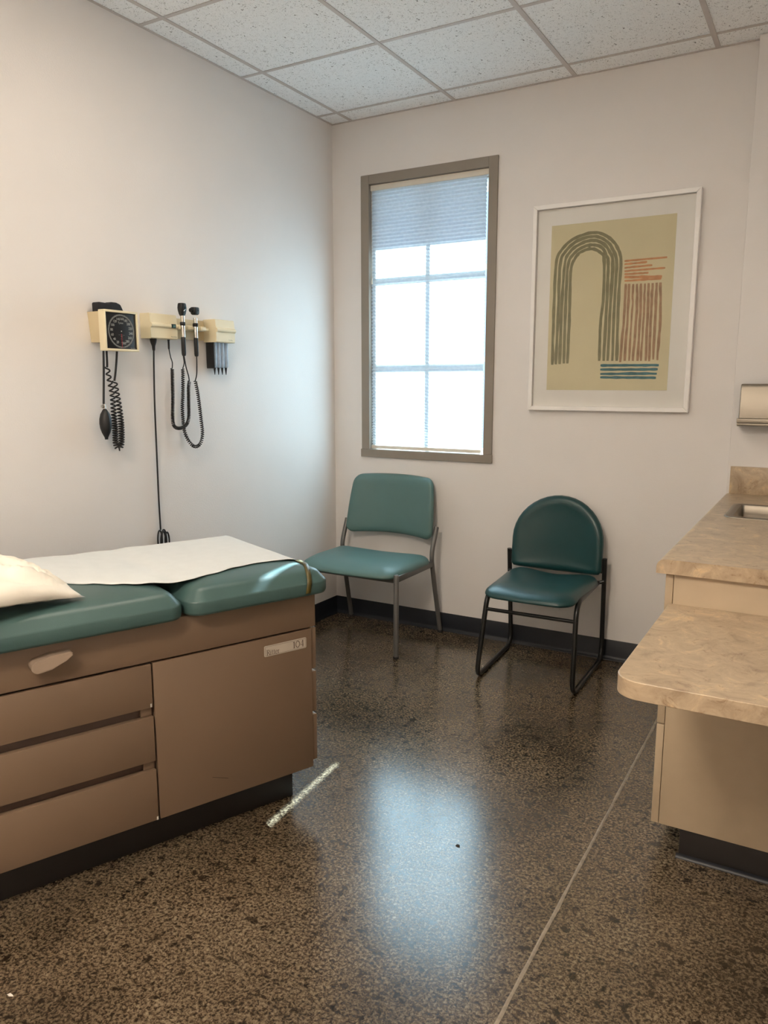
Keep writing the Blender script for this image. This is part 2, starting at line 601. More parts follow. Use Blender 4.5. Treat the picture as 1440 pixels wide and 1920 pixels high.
def ribbon(mb, pts, w, y, wob=0.0, seed=0, thick=0.0006):
    """flat painted stripe in the x-z plane at depth y, with a hand-drawn edge"""
    P = [Vector((p[0], p[1])) for p in pts]
    n = len(P)
    L, R = [], []
    for i in range(n):
        t = (P[min(i + 1, n - 1)] - P[max(i - 1, 0)]).normalized()
        nn = Vector((-t.y, t.x))
        k = noise.noise(Vector((i * 0.35, seed * 3.7, 0)))
        k2 = noise.noise(Vector((i * 0.35, seed * 3.7, 9)))
        c = P[i] + nn * k2 * wob
        hw = w / 2 * (1 + 0.35 * k)
        if i in (0, n - 1): hw *= 0.8
        L.append(c + nn * hw); R.append(c - nn * hw)
    vs = [(p.x, y, p.y) for p in L] + [(p.x, y, p.y) for p in R]
    mb.add(vs, [(i, i + 1, n + i + 1, n + i) for i in range(n - 1)])

# ------------------------------------------------------------------ the room
ZC = 2.755            # underside of the ceiling grid
XR, YF = 2.78, -5.60  # right wall, wall behind the camera
WT = 0.16
# window opening
WX0, WX1, WZ0, WZ1 = 0.238, 0.936, 0.995, 2.42

JX = 1.981            # saw-cut joint in the slab
fl = MB()
fl.box(-0.2, JX - 0.004, YF - 0.2, 0.2, -0.12, 0.0)
fl.box(JX + 0.004, XR + 0.2, YF - 0.2, 0.2, -0.12, 0.0)
floor = struct(fl.build('floor', 'floor', smooth=False), 'polished brown speckled concrete floor with a saw-cut joint')
# filler bead in the joint, uneven
random.seed(4)
jb = MB()
ys = [YF + i * 0.03 for i in range(int((-YF) / 0.03) + 1)]
vs, fs = [], []
for i, y in enumerate(ys):
    a = 0.0044 + 0.0018 * noise.noise(Vector((y * 9, 0, 0))) + (0.002 * max(0, noise.noise(Vector((y * 22, 5, 0)))))
    b = 0.0044 + 0.0018 * noise.noise(Vector((y * 9, 7, 0))) + (0.003 * max(0, noise.noise(Vector((y * 22, 11, 0)))))
    xo = JX + 0.001 * noise.noise(Vector((y * 4, 3, 0)))
    vs += [(xo - a, y, 0.0005), (xo - a * 0.3, y, 0.0018), (xo + b * 0.3, y, 0.0014), (xo + b, y, 0.0005), (xo + b * .6, y, -0.02), (xo - a * .6, y, -0.02)]
for i in range(len(ys) - 1):
    for k in range(6):
        fs.append((i * 6 + k, i * 6 + (k + 1) % 6, (i + 1) * 6 + (k + 1) % 6, (i + 1) * 6 + k))
fs += [tuple(range(5, -1, -1)), tuple((len(ys) - 1) * 6 + k for k in range(6))]
jb.add(vs, fs)
tag(jb.build('joint_filler', 'filler', floor), 'pale rough filler along the floor joint')

struct(MB().box(-WT, 0, YF - WT, WT, 0, 2.95).build('wall_left', 'wall', smooth=False), 'white painted wall with the wall-mounted diagnostic instruments')
wb = MB()
wb.box(0, WX0, 0, WT, 0, 2.95)
wb.box(WX1 + 0.03, XR + WT, 0, WT, 0, 2.95)
wb.box(WX0, WX1 + 0.03, 0, WT, 0, WZ0)
wb.box(WX0, WX1 + 0.03, 0, WT, WZ1, 2.95)
wb.box(WX1, WX1 + 0.03, 0, 0.045, WZ0, WZ1)
struct(wb.build('wall_back', 'wall', smooth=False), 'white painted wall with the window and the framed print')
XB, YB = 2.121, -0.06
struct(MB().bbox(XB, XR, YB, 0.0, 0, ZC, 0.004, 2).build('wall_alcove', 'wall'), 'furred-out strip of white wall behind the sink counter')
struct(MB().box(XR, XR + WT, YF - WT, WT, 0, 2.95).build('wall_right', 'wall', smooth=False), 'white painted wall along the sink counter')
struct(MB().box(0, XR, YF - WT, YF, 0, 2.95).build('wall_front', 'wall', smooth=False), 'white painted wall behind the viewer')

# ceiling: slab above, lay-in tiles and grid as its parts
ceil = struct(MB().box(-WT, XR + WT, YF - WT, WT, 2.95, 3.0).build('ceiling', 'plenum', smooth=False), 'suspended ceiling of fissured white tiles in a metal grid')
gx = [0.0, 0.132, 0.741, 1.350, 1.959, 2.568, XR]
gy = [0.0, -0.150, -0.759, -1.368, -1.977, -2.586, -3.195, -3.804, -4.413, -5.022, YF]
tile_cache = {}
for i in range(len(gx) - 1):
    for j in range(len(gy) - 1):
        if (i == 2 and j in (3, 4)) or (i == 3 and j in (7, 8)):      # the light troffer sits here
            continue
        x0, x1, y1, y0 = gx[i] + 0.002, gx[i + 1] - 0.002, gy[j] - 0.002, gy[j + 1] + 0.002
        key = (round(x1 - x0, 3), round(y1 - y0, 3))
        if key not in tile_cache:
            o = MB().bbox(-(x1 - x0) / 2, (x1 - x0) / 2, -(y1 - y0) / 2, (y1 - y0) / 2, 0, 0.016, 0.002, 1).build('ceiling_tile', 'tile', ceil)
            tile_cache[key] = o.data
        else:
            o = bpy.data.objects.new('ceiling_tile', tile_cache[key])
            C.objects.link(o)
            o.parent = ceil
        o.location = ((x0 + x1) / 2, (y0 + y1) / 2, ZC + 0.0025)
for i, x in enumerate(gx[1:-1]):
    w = 0.0105 if i >= 2 else 0.0095
    m = MB()
    m.bbox(x - w, x + w, YF + 0.002, -0.001, ZC - 0.0005, ZC + 0.002, 0.0005, 1)
    m.box(x - 0.001, x + 0.001, YF + 0.002, -0.001, ZC + 0.002, ZC + 0.035)
    m.build('grid_main_runner', 'grid', ceil)
for y in gy[1:-1]:
    for i in range(len(gx) - 1):
        if (i == 2 and abs(y + 1.977) < 0.01) or (i == 3 and abs(y + 4.413) < 0.01):
            continue
        m = MB()
        m.bbox(gx[i] + 0.0095, gx[i + 1] - 0.0095, y - 0.0095, y + 0.0095, ZC, ZC + 0.002, 0.0005, 1)
        m.build('grid_cross_tee', 'grid', ceil)
# wall angle around the room
for nm, b in (('trim_1', (0.0, 0.012, YF, 0.0)), ('trim_2', (0.0, XB, -0.012, 0.0)), ('trim_3', (XR - 0.012, XR, YF, YB))):
    struct(MB().box(b[0], b[1], b[2], b[3], ZC - 0.001, ZC + 0.002).build(nm, 'grid', smooth=False), 'thin metal wall angle under the ceiling tiles')

# two light troffers, one over the exam table and one behind the viewer
TROF = ((2, 3, 'recessed ceiling light above the exam table'), (3, 7, 'recessed ceiling light behind the viewer'))
for ti, (ci, rj, lab) in enumerate(TROF):
    tx0, tx1, ty0, ty1 = gx[ci] + 0.011, gx[ci + 1] - 0.011, gy[rj + 2] + 0.011, gy[rj] - 0.011
    tr = empty('ceiling_light', ((tx0 + tx1) / 2, (ty0 + ty1) / 2, ZC))
    tag(tr, lab, 'light', 'ceiling lights')
    hx, hy = (tx1 - tx0) / 2, (ty1 - ty0) / 2
    hm = MB()
    for b in ((-hx, hx, -hy, -hy + 0.025), (-hx, hx, hy - 0.025, hy), (-hx, -hx + 0.025, -hy + .025, hy - .025), (hx - 0.025, hx, -hy + .025, hy - .025)):
        hm.box(b[0], b[1], b[2], b[3], 0.0, 0.05)
    hm.build('light_frame', 'grid', tr, smooth=False)
    MB().box(-hx + 0.025, hx - 0.025, -hy + 0.025, hy - 0.025, 0.012, 0.018).build('diffuser', 'diffuser_%d' % ti, tr, smooth=False)
    MB().box(-hx, hx, -hy, hy, 0.051, 0.056).build('housing', 'grid', tr, smooth=False)

# cove baseboards
prof = [(0.0, 0.102), (0.003, 0.102), (0.0045, 0.099), (0.0045, 0.022), (0.007, 0.012), (0.013, 0.005), (0.017, 0.002), (0.017, 0.0), (0.0, 0.0)]
struct(MB().prism([(p[0], p[1]) for p in prof], 'y', YF + 0.02, -0.0045).build('baseboard_left', 'baseboard', angle=60), 'black vinyl cove base along the instrument wall')
struct(MB().prism([(-p[0], p[1]) for p in prof], 'x', 0.0, XB).build('baseboard_back', 'baseboard', angle=60), 'black vinyl cove base below the window')

# ------------------------------------------------------------------ window
win = struct(empty('window_1', ((WX0 + WX1) / 2, 0, WZ0)), 'tall divided-light window in a taupe painted frame')
def wbox(name, m, x0, x1, y0, y1, z0, z1, bev=0.0015):
    cx, cz = (WX0 + WX1) / 2, WZ0
    return MB().bbox(x0 - cx, x1 - cx, y0, y1, z0 - cz, z1 - cz, bev, 1).build(name, m, win)
wbox('casing', 'casing', 0.189, WX0 + 0.002, -0.010, 0.0, WZ0, 2.467)
wbox('casing', 'casing', WX1 - 0.003, 0.982, -0.010, 0.0, WZ0, 2.467)
wbox('casing', 'casing', WX0 + 0.002, WX1 - 0.003, -0.010, 0.0, WZ1 - 0.002, 2.467)
wbox('sill', 'casing', 0.185, 0.984, -0.014, 0.0, 0.951, WZ0)
wbox('jamb', 'casing', WX0 - 0.001, WX0 + 0.003, 0.0, 0.05, WZ0, WZ1)
wbox('jamb', 'casing', WX1 - 0.003, WX1 + 0.001, 0.0, 0.045, WZ0, WZ1)
wbox('jamb', 'casing', WX0, WX1, 0.0, 0.05, WZ1 - 0.003, WZ1)
# sash, muntins and panes
SY0, SY1 = 0.075, 0.105
zt, zm2, zm1, zb = WZ1, 1.957, 1.488, WZ0
xm = 0.580
SX1 = WX1 + 0.03
wbox('sash_stile', 'sash', WX0, WX0 + 0.022, SY0, SY1, zb, zt)
wbox('sash_stile', 'sash', WX1 + 0.006, SX1, SY0, SY1, zb, zt)
wbox('sash_rail', 'sash', WX0, SX1, SY0, SY1, zb - 0.0, zb + 0.022)
wbox('sash_rail', 'sash', WX0, SX1, SY0, SY1, zt - 0.03, zt)
wbox('muntin', 'sash', xm - 0.012, xm + 0.012, SY0 + .004, SY1 - .004, zb + 0.022, zt - 0.03)
for z in (zm1, zm2):
    wbox('muntin', 'sash', WX0 + 0.022, xm - 0.012, SY0 + .004, SY1 - .004, z - 0.014, z + 0.014)
    wbox('muntin', 'sash', xm + 0.012, WX1 + 0.006, SY0 + .004, SY1 - .004, z - 0.014, z + 0.014)
for xa, xb_ in ((WX0 + 0.022, xm - 0.012), (xm + 0.012, WX1 + 0.006)):
    for za, zc_ in ((zb + 0.022, zm1 - 0.014), (zm1 + 0.014, zm2 - 0.014), (zm2 + 0.014, zt - 0.03)):
        cx, cz = (WX0 + WX1) / 2, WZ0
        MB().box(xa - cx, xb_ - cx, 0.089, 0.092, za - cz, zc_ - cz).build('pane', 'glass', win, smooth=False)
# outside: roof soffit that shades the top of the window, paving
struct(MB().box(-2.5, 5.0, 0.17, 0.625, 2.46, 2.60).build('trim_4', 'stucco', smooth=False), 'roof overhang outside the window')
struct(MB().box(-6, 8, 0.2, 12, -0.25, -0.15).build('ground', 'asphalt', smooth=False), 'paving outside the window')

# pleated shade hung in the window
sh = empty('pleated_shade', ((WX0 + WX1) / 2, 0.02, WZ0))
tag(sh, 'white translucent pleated shade glowing with sun in the taupe window frame', 'blind')
scx = (WX0 + WX1) / 2
sx0, sx1 = WX0 + 0.004 - scx, 0.912 - scx
box('head_rail', 'rail_white', sh, WX0 + 0.004 - scx, WX1 - 0.008 - scx, -0.016, 0.016, 1.392, 1.4205, 0.002)
pl = MB()
zbot, ztop = 0.022, 1.392
zs = []
z = zbot
while z < ztop:
    f = (z - zbot) / (ztop - zbot)
    zs.append(z)
    z += 0.0075 if f < 0.10 else (0.0085 if f < 0.2 else 0.0095)
zs.append(ztop)
nx = 28
for i, z in enumerate(zs):
    amp = 0.0055 if (z - zbot) < 0.14 else 0.0042
    y = (amp if i % 2 else -amp)
    for k in range(nx + 1):
        x = sx0 + (sx1 - sx0) * k / nx
        jit = 0.0007 * noise.noise(Vector((x * 25, z * 40, 1)))
        edge = 0.0007 * (1 if i % 2 else -1)
        xx = x + (edge if k in (0, nx) else 0)
        pl.v.append((xx, y + jit, z + 0.0006 * noise.noise(Vector((x * 18, z * 9, 4)))))
for i in range(len(zs) - 1):
    for k in range(nx):
        a = i * (nx + 1) + k
        pl.f.append((a, a + 1, a + nx + 2, a + nx + 1))
pl.build('shade_fabric', 'shade', sh, smooth=False, recalc=False)
box('bottom_rail', 'rail_white', sh, sx0, sx1, -0.012, 0.012, 0.003, 0.022, 0.002)
cd = MB()
cd.tube([(sx0 + 0.012, -0.02, 1.395), (sx0 + 0.012, -0.021, 1.0), (sx0 + 0.012, -0.02, 0.93)], 0.0012, 6)
cord = cd.build('pull_cord', 'rail_white', sh)
MB().lathe([(0.002, 0.012), (0.004, 0.004), (0.0055, -0.012), (0.004, -0.016), (0.001, -0.017)], (sx0 + 0.012, -0.02, 0.92), 'z', 10).build('cord_tassel', 'rail_white', cord)

# ------------------------------------------------------------------ exam table
TA = math.radians(66.9)
tbl = empty('exam_table', (1.13, -1.842, 0), TA)
tag(tbl, 'brown metal exam table with green vinyl pads and side drawers', 'exam table')
UH = -1.27                  # head end of the carcass (u), y runs away from the room
BW = 0.60                   # carcass depth
ZB, ZT = 0.13, 0.715
# carcass behind the fronts
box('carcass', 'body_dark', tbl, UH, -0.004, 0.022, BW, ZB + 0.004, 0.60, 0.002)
box('apron', 'body', tbl, UH, 0.016, 0.0, BW + 0.004, 0.603, ZT, 0.003)
box('toe_kick', 'kick', tbl, UH + 0.08, -0.030, 0.085, BW - 0.06, 0.0, ZB + 0.004, 0.002)
MB().bbox(-0.512, 0.0, 0.0, 0.022, ZB, 0.597, 0.002, 2).build('side_panel', 'body', tbl)
d = []
for z0, z1 in ((0.470, 0.596), (0.310, 0.443), (0.130, 0.284)):
    o = MB()
    o.bbox(-1.02, -0.517, 0.0, 0.020, z0, z1, 0.002, 2)
    d.append(o.build('side_drawer', 'body', tbl))
for i, (z0, z1) in enumerate(((0.443, 0.470), (0.284, 0.310))):
    box('finger_slot_end', 'body', d[i + 1], -0.550, -0.519, 0.010, 0.022, z0 + 0.001, z1 - 0.001, 0.001)
box('head_panel', 'body', tbl, UH, -1.024, 0.0, 0.022, ZB, 0.597, 0.002)
for x, z in ((-0.521, 0.475), (-0.519, 0.134)):
    box('worn_corner', 'chip_glint', d[0] if z > .4 else d[2], x - 0.004, x + 0.0005, -0.0006, 0.001, z - 0.003, z + 0.007, 0.0002)
# foot-end drawers
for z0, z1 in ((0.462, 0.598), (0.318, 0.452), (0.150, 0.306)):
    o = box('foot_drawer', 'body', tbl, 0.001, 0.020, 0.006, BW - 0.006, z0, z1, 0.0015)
    MB().prism([(0.0012, z1), (0.0195, z1 - 0.001), (0.0012, z1 + 0.008)], 'y', 0.0075, BW - 0.008).build('drawer_lip_glint', 'chip_glint', o, smooth=False)  # pale wedge: light caught on the drawer top, put into its colour
box('foot_panel', 'body', tbl, -0.004, 0.001, 0.001, BW, ZB, 0.60, 0.0005)
# scratch on the side panel
MB().add([(-0.35, -0.0004, 0.205), (-0.30, -0.0004, 0.186), (-0.30, -0.0004, 0.1875), (-0.35, -0.0004, 0.2062)], [(0, 1, 2, 3)]).build('scratch', 'kick', tbl, smooth=False)
# release lever
lv = MB()
lo = []
for k in range(13):
    a = math.radians(90 + 180 * k / 12)
    lo.append((-0.812 + 0.0165 * math.cos(a), 0.664 + 0.0165 * math.sin(a)))
lo += [(-0.78, 0.651), (-0.745, 0.668), (-0.728, 0.684), (-0.735, 0.689), (-0.78, 0.687)]
lv.prism(lo, 'y', -0.034, 0.0)
lever = lv.build('release_lever', 'lever', tbl, angle=50)
lv = MB()
lv.prism([(p[0] * 0.985 - 0.0116, 0.664 + (p[1] - 0.664) * 0.78) for p in lo], 'y', -0.0355, -0.034)
lv.build('lever_face', 'lever', lever, angle=50)
# name plate with serif lettering
plate = MB()
pr = rrect(-0.168, -0.020, 0.5395, 0.5735, 0.004, 4)
plate.prism(pr, 'y', -0.0016, 0.0)
plate = plate.build('name_plate', 'plate', tbl, angle=50)
ink = MB()
yI = -0.0021
def stroke(pts, w):
    ink_pts = [Vector(p) for p in pts]
    n = len(ink_pts)
    L, R = [], []
    for i in range(n):
        t = (ink_pts[min(i + 1, n - 1)] - ink_pts[max(i - 1, 0)]).normalized()
        nn = Vector((-t.y, t.x)) * w / 2
        L.append(ink_pts[i] + nn); R.append(ink_pts[i] - nn)
    ink.add([(p.x, yI, p.y) for p in L] + [(p.x, yI, p.y) for p in R], [(i, i + 1, n + i + 1, n + i) for i in range(n - 1)])
def arc(cx, cy, rx, ry, a0, a1, n=14):
    return [(cx + rx * math.cos(math.radians(a0 + (a1 - a0) * k / n)), cy + ry * math.sin(math.radians(a0 + (a1 - a0) * k / n))) for k in range(n + 1)]
GLY = {
    'R': (0.72, [([(.16, 0), (.16, 1)], .13), ([(.0, .02), (.32, .02)], .05), ([(.0, .98), (.4, .98)], .05), (arc(.36, .74, .24, .24, 90, -90), .10), ([(.16, .5), (.36, .5)], .05), ([(.36, .5), (.68, .02)], .12), ([(.56, .02), (.76, .02)], .05)]),
    'i': (0.34, [([(.16, 0), (.16, .64)], .11), ([(.02, .02), (.30, .02)], .05), ([(.04, .62), (.16, .62)], .05), (arc(.16, .86, .03, .03, 0, 360, 8), .07)]),
    't': (0.38, [([(.16, .88), (.16, .14), (.24, .04), (.36, .08)], .10), ([(.02, .62), (.34, .62)], .05)]),
    'e': (0.50, [(arc(.25, .32, .21, .31, 10, 315), .09), ([(.05, .36), (.45, .36)], .05)]),
    'r': (0.42, [([(.14, 0), (.14, .64)], .11), ([(.0, .02), (.28, .02)], .05), ([(.02, .62), (.14, .62)], .05), ([(.14, .44), (.24, .60), (.38, .58)], .08)]),
    '1': (0.46, [([(.22, 0), (.22, 1)], .14), ([(.04, .02), (.40, .02)], .05), ([(.05, .86), (.22, .98)], .07)]),
    '0': (0.78, [(arc(.36, .5, .31, .48, 0, 360, 24), .11)]),
    '4': (0.62, [([(.44, 0), (.44, 1)], .13), ([(.44, 1), (.03, .30)], .05), ([(.03, .30), (.58, .30)], .07), ([(.30, .02), (.58, .02)], .05)]),
}
def letters(s, x, z, h, sp=1.0):
    for ch in s:
        adv, st = GLY[ch]
        for pts, w in st:
            stroke([(x + p[0] * h, z + p[1] * h) for p in pts], w * h)
        x += adv * h * sp
letters('Ritter', -0.161, 0.5435, 0.0165)
letters('104', -0.069, 0.5465, 0.0215)
for a, b in (((-0.165, 0.5425), (-0.165, 0.5705)), ((-0.165, 0.5705), (-0.023, 0.5705)), ((-0.023, 0.5705), (-0.023, 0.5425)), ((-0.023, 0.5425), (-0.165, 0.5425))):
    stroke([a, b], 0.0007)
tag(ink.build('plate_lettering', 'plate_ink', plate, smooth=False), 'dark serif lettering reading Ritter 104')

# pads: layered rounded cushions.  u along the table, y = -n
PADL = [(0.014, 0.716), (0.003, 0.720), (0.0, 0.728), (0.0, 0.755), (0.0008, 0.758), (0.0032, 0.7605), (0.010, 0.768), (0.022, 0.782), (0.028, 0.788), (0.036, 0.7925), (0.048, 0.796), (0.075, 0.800), (0.13, 0.803)]
PN0, PN1 = -0.044, 0.655
FU0, FU1 = -0.418, 0.052
HU0, HU1 = -1.285, -0.424
def pad(name, u0, u1, r):
    rings = []
    for ins, z in PADL:
        rr = max(0.006, r - ins * 0.8)
        cor = rrect(u0 + ins, u1 - ins, PN0 + ins, PN1 - ins, rr, 6)
        ring = []
        for ci in range(4):                     # equal point count per side on every layer
            ring += cor[ci * 7:ci * 7 + 7]
            a, b = Vector(cor[ci * 7 + 6]), Vector(cor[(ci * 7 + 7) % 28])
            ring += [tuple(a.lerp(b, k / 16)) for k in range(1, 16)]
        rings.append([Vector((x, y, z)) for x, y in ring])
    m = MB().rings(rings, 0.003)
    def fn(x, y, z):
        k = noise.noise(Vector((x * 6, y * 6, 2))) * 0.0008 if z > 0.79 else 0
        return (x, y, z + k)
    return m.map(fn).build(name, 'teal', tbl, angle=70)
p1 = pad('foot_pad', FU0, FU1, 0.05)
p2 = pad('seat_pad', HU0, HU1, 0.05)
def prof_z(dd):
    for (a, za), (b, zb_) in zip(PADL[2:], PADL[3:]):
        if a <= dd <= b and b > a:
            return za + (zb_ - za) * (dd - a) / (b - a)
    return PADL[-1][1] if dd > 0.1 else 0.757
def top_z(u, y):
    if u > -0.421: du = min(u - FU0, FU1 - u)
    else: du = min(u - HU0, HU1 - u)
    return prof_z(max(0.0, min(du, y - PN0, PN1 - y)))
# worn olive band over the foot end of the pad
st = MB()
sp = []
for k, (y, z, u) in enumerate([(-0.030, 0.717, -0.036), (-0.045, 0.728, -0.036), (-0.0455, 0.757, -0.032), (-0.041, 0.7665, -0.029), (-0.028, 0.780, -0.024), (-0.012, 0.7905, -0.018), (0.006, 0.796, -0.010), (0.03, 0.799, 0.0), (0.06, 0.797, 0.008), (0.10, 0.797, 0.010)]):
    sp.append((u, y, z))
n = len(sp)
st.add([(u - 0.008, y - 0.0012 if y < 0 else y, z + 0.0022) for u, y, z in sp] + [(u + 0.008, y - 0.0012 if y < 0 else y, z + 0.0022) for u, y, z in sp], [(i, i + 1, n + i + 1, n + i) for i in range(n - 1)])
so = st.build('strap', 'strap', p1, angle=80)
sm = so.modifiers.new('thick', 'SOLIDIFY'); sm.thickness = 0.0025; sm.offset = 0

# paper sheet over the pads
near = [(-1.2, -0.28), (-0.9, -0.27), (-0.76, -0.25), (-0.70, -0.225), (-0.62, -0.166), (-0.56, -0.115), (-0.50, -0.075), (-0.44, -0.045), (-0.38, -0.044), (-0.30, -0.070), (-0.20, -0.100), (-0.13, -0.112), (-0.04, -0.108), (0.05, -0.104)]
def near_y(u):
    for (a, na), (b, nb) in zip(near, near[1:]):
        if a <= u <= b:
            t = (u - a) / (b - a); t = t * t * (3 - 2 * t)
            return -(na + (nb - na) * t)
    return 0.28
pu = [-1.2 + i * 0.0125 for i in range(int(1.236 / 0.0125) + 1)] + [0.042, 0.047, 0.0505]
py_n = 30
pm = MB()
for u in pu:
    ya, yb = near_y(u), 0.640 - 0.028 * math.exp(-((u + 0.40) / 0.14) ** 2) + 0.006 * noise.noise(Vector((u * 5, 1, 1)))
    for k in range(py_n + 1):
        y = ya + (yb - ya) * k / py_n
        # the sheet bridges the gap between the pads
        if abs(u + 0.421) < 0.075:
            t = (u + 0.421 + 0.075) / 0.15
            z = top_z(-0.496, y) * (1 - t) + top_z(-0.346, y) * t
        else:
            z = top_z(min(u, FU1 - 0.0005), y)
        sag = 0.006 * math.exp(-((u + 0.42) / 0.04) ** 2)
        head = 0.010 * max(0.0, min(1.0, (-u - 0.45) / 0.2))
        wav = 0.0025 * noise.noise(Vector((u * 7, y * 5, 3))) + 0.0012 * noise.noise(Vector((u * 20, y * 16, 8)))
        pm.v.append((u, y, z + 0.0042 + 0.0045 * math.exp(-((u + 0.42) / 0.09) ** 4) + max(-0.002, wav) - sag * 0.8 + head * math.sin(math.pi * min(1, k / py_n * 1.0)) ** 0.5))
for i in range(len(pu) - 1):
    for k in range(py_n):
        a = i * (py_n + 1) + k
        pm.f.append((a, a + 1, a + py_n + 2, a + py_n + 1))
mw = Matrix.Rotation(TA, 4, 'Z')
pap = pm.build('exam_paper', 'paper', None, angle=80)
pap.location = tbl.location
pap.rotation_euler = tbl.rotation_euler
sm = pap.modifiers.new('thick', 'SOLIDIFY'); sm.thickness = 0.0006; sm.offset = 1
tag(pap, 'white crinkled paper sheet spread over the exam table pads', 'paper sheet')

# pillow
def make_pillow():
    m = MB()
    N = 44
    Lx, Ly, H = 0.25, 0.29, 0.088
    for side in (1, -1):
        for i in range(N + 1):
            for k in range(N + 1):
                a = -1 + 2 * i / N
                b = -1 + 2 * k / N
                x = a * Lx * (1 - 0.10 * (1 - b * b))
                y = b * Ly * (1 - (0.02 if b < 0 else 0.09) * (1 - a * a))
                e = max(0.0, (1 - abs(a) ** 2.6)) * max(0.0, (1 - abs(b) ** 2.6))
                h = H * e ** 0.50
                # corner creases radiating inward
                cr = 0.0
                for ca, cb in ((1, 1), (1, -1), (-1, 1), (-1, -1)):
                    ax, ay = ca - a, cb - b
                    rr = math.hypot(ax, ay)
                    th = math.atan2(abs(ay), abs(ax))
                    cr += 0.026 * math.exp(-((rr - 0.42) / 0.34) ** 2) * math.sin(th * 15 + 2.0 * noise.noise(Vector((a * 3, b * 3, side))))
                wr = 0.009 * noise.noise(Vector((a * 3.2, b * 3.2, side * 4))) + 0.006 * noise.noise(Vector((a * 8, b * 8, side * 7)))
                z = side * (h * (1.0 if side > 0 else 0.26)) + (cr + wr) * e ** 0.35 * (1 if side > 0 else 0.3)
                m.v.append((x, y, z))
        o = 0 if side > 0 else (N + 1) ** 2
        for i in range(N):
            for k in range(N):
                q = (o + i * (N + 1) + k, o + (i + 1) * (N + 1) + k, o + (i + 1) * (N + 1) + k + 1, o + i * (N + 1) + k + 1)
                m.f.append(q if side > 0 else q[::-1])
    o = m.build('pillow', 'pillow', None, angle=180, recalc=False)
    bm = bmesh.new(); bm.from_mesh(o.data)
    bmesh.ops.remove_doubles(bm, verts=bm.verts, dist=0.0004)
    bmesh.ops.recalc_face_normals(bm, faces=bm.faces)
    bm.to_mesh(o.data); bm.free()
    for p in o.data.polygons: p.use_smooth = True
    return o
pil = make_pillow()
# place the pillow on the head section, front corner drooping to the pad edge
for v in pil.data.vertices:
    a, b = v.co.x / 0.25, v.co.y / 0.29
    k = max(0, (a + 1) / 2) * max(0, (1 - b) / 2)
    v.co.z -= 0.040 * k ** 2
pil.location = Matrix.Translation(tbl.location) @ mw @ Vector((-1.000, 0.222, 0.849))
pil.rotation_euler = (0, 0, TA + math.radians(18))
tag(pil, 'white creased pillow lying on the head end of the exam table', 'pillow')

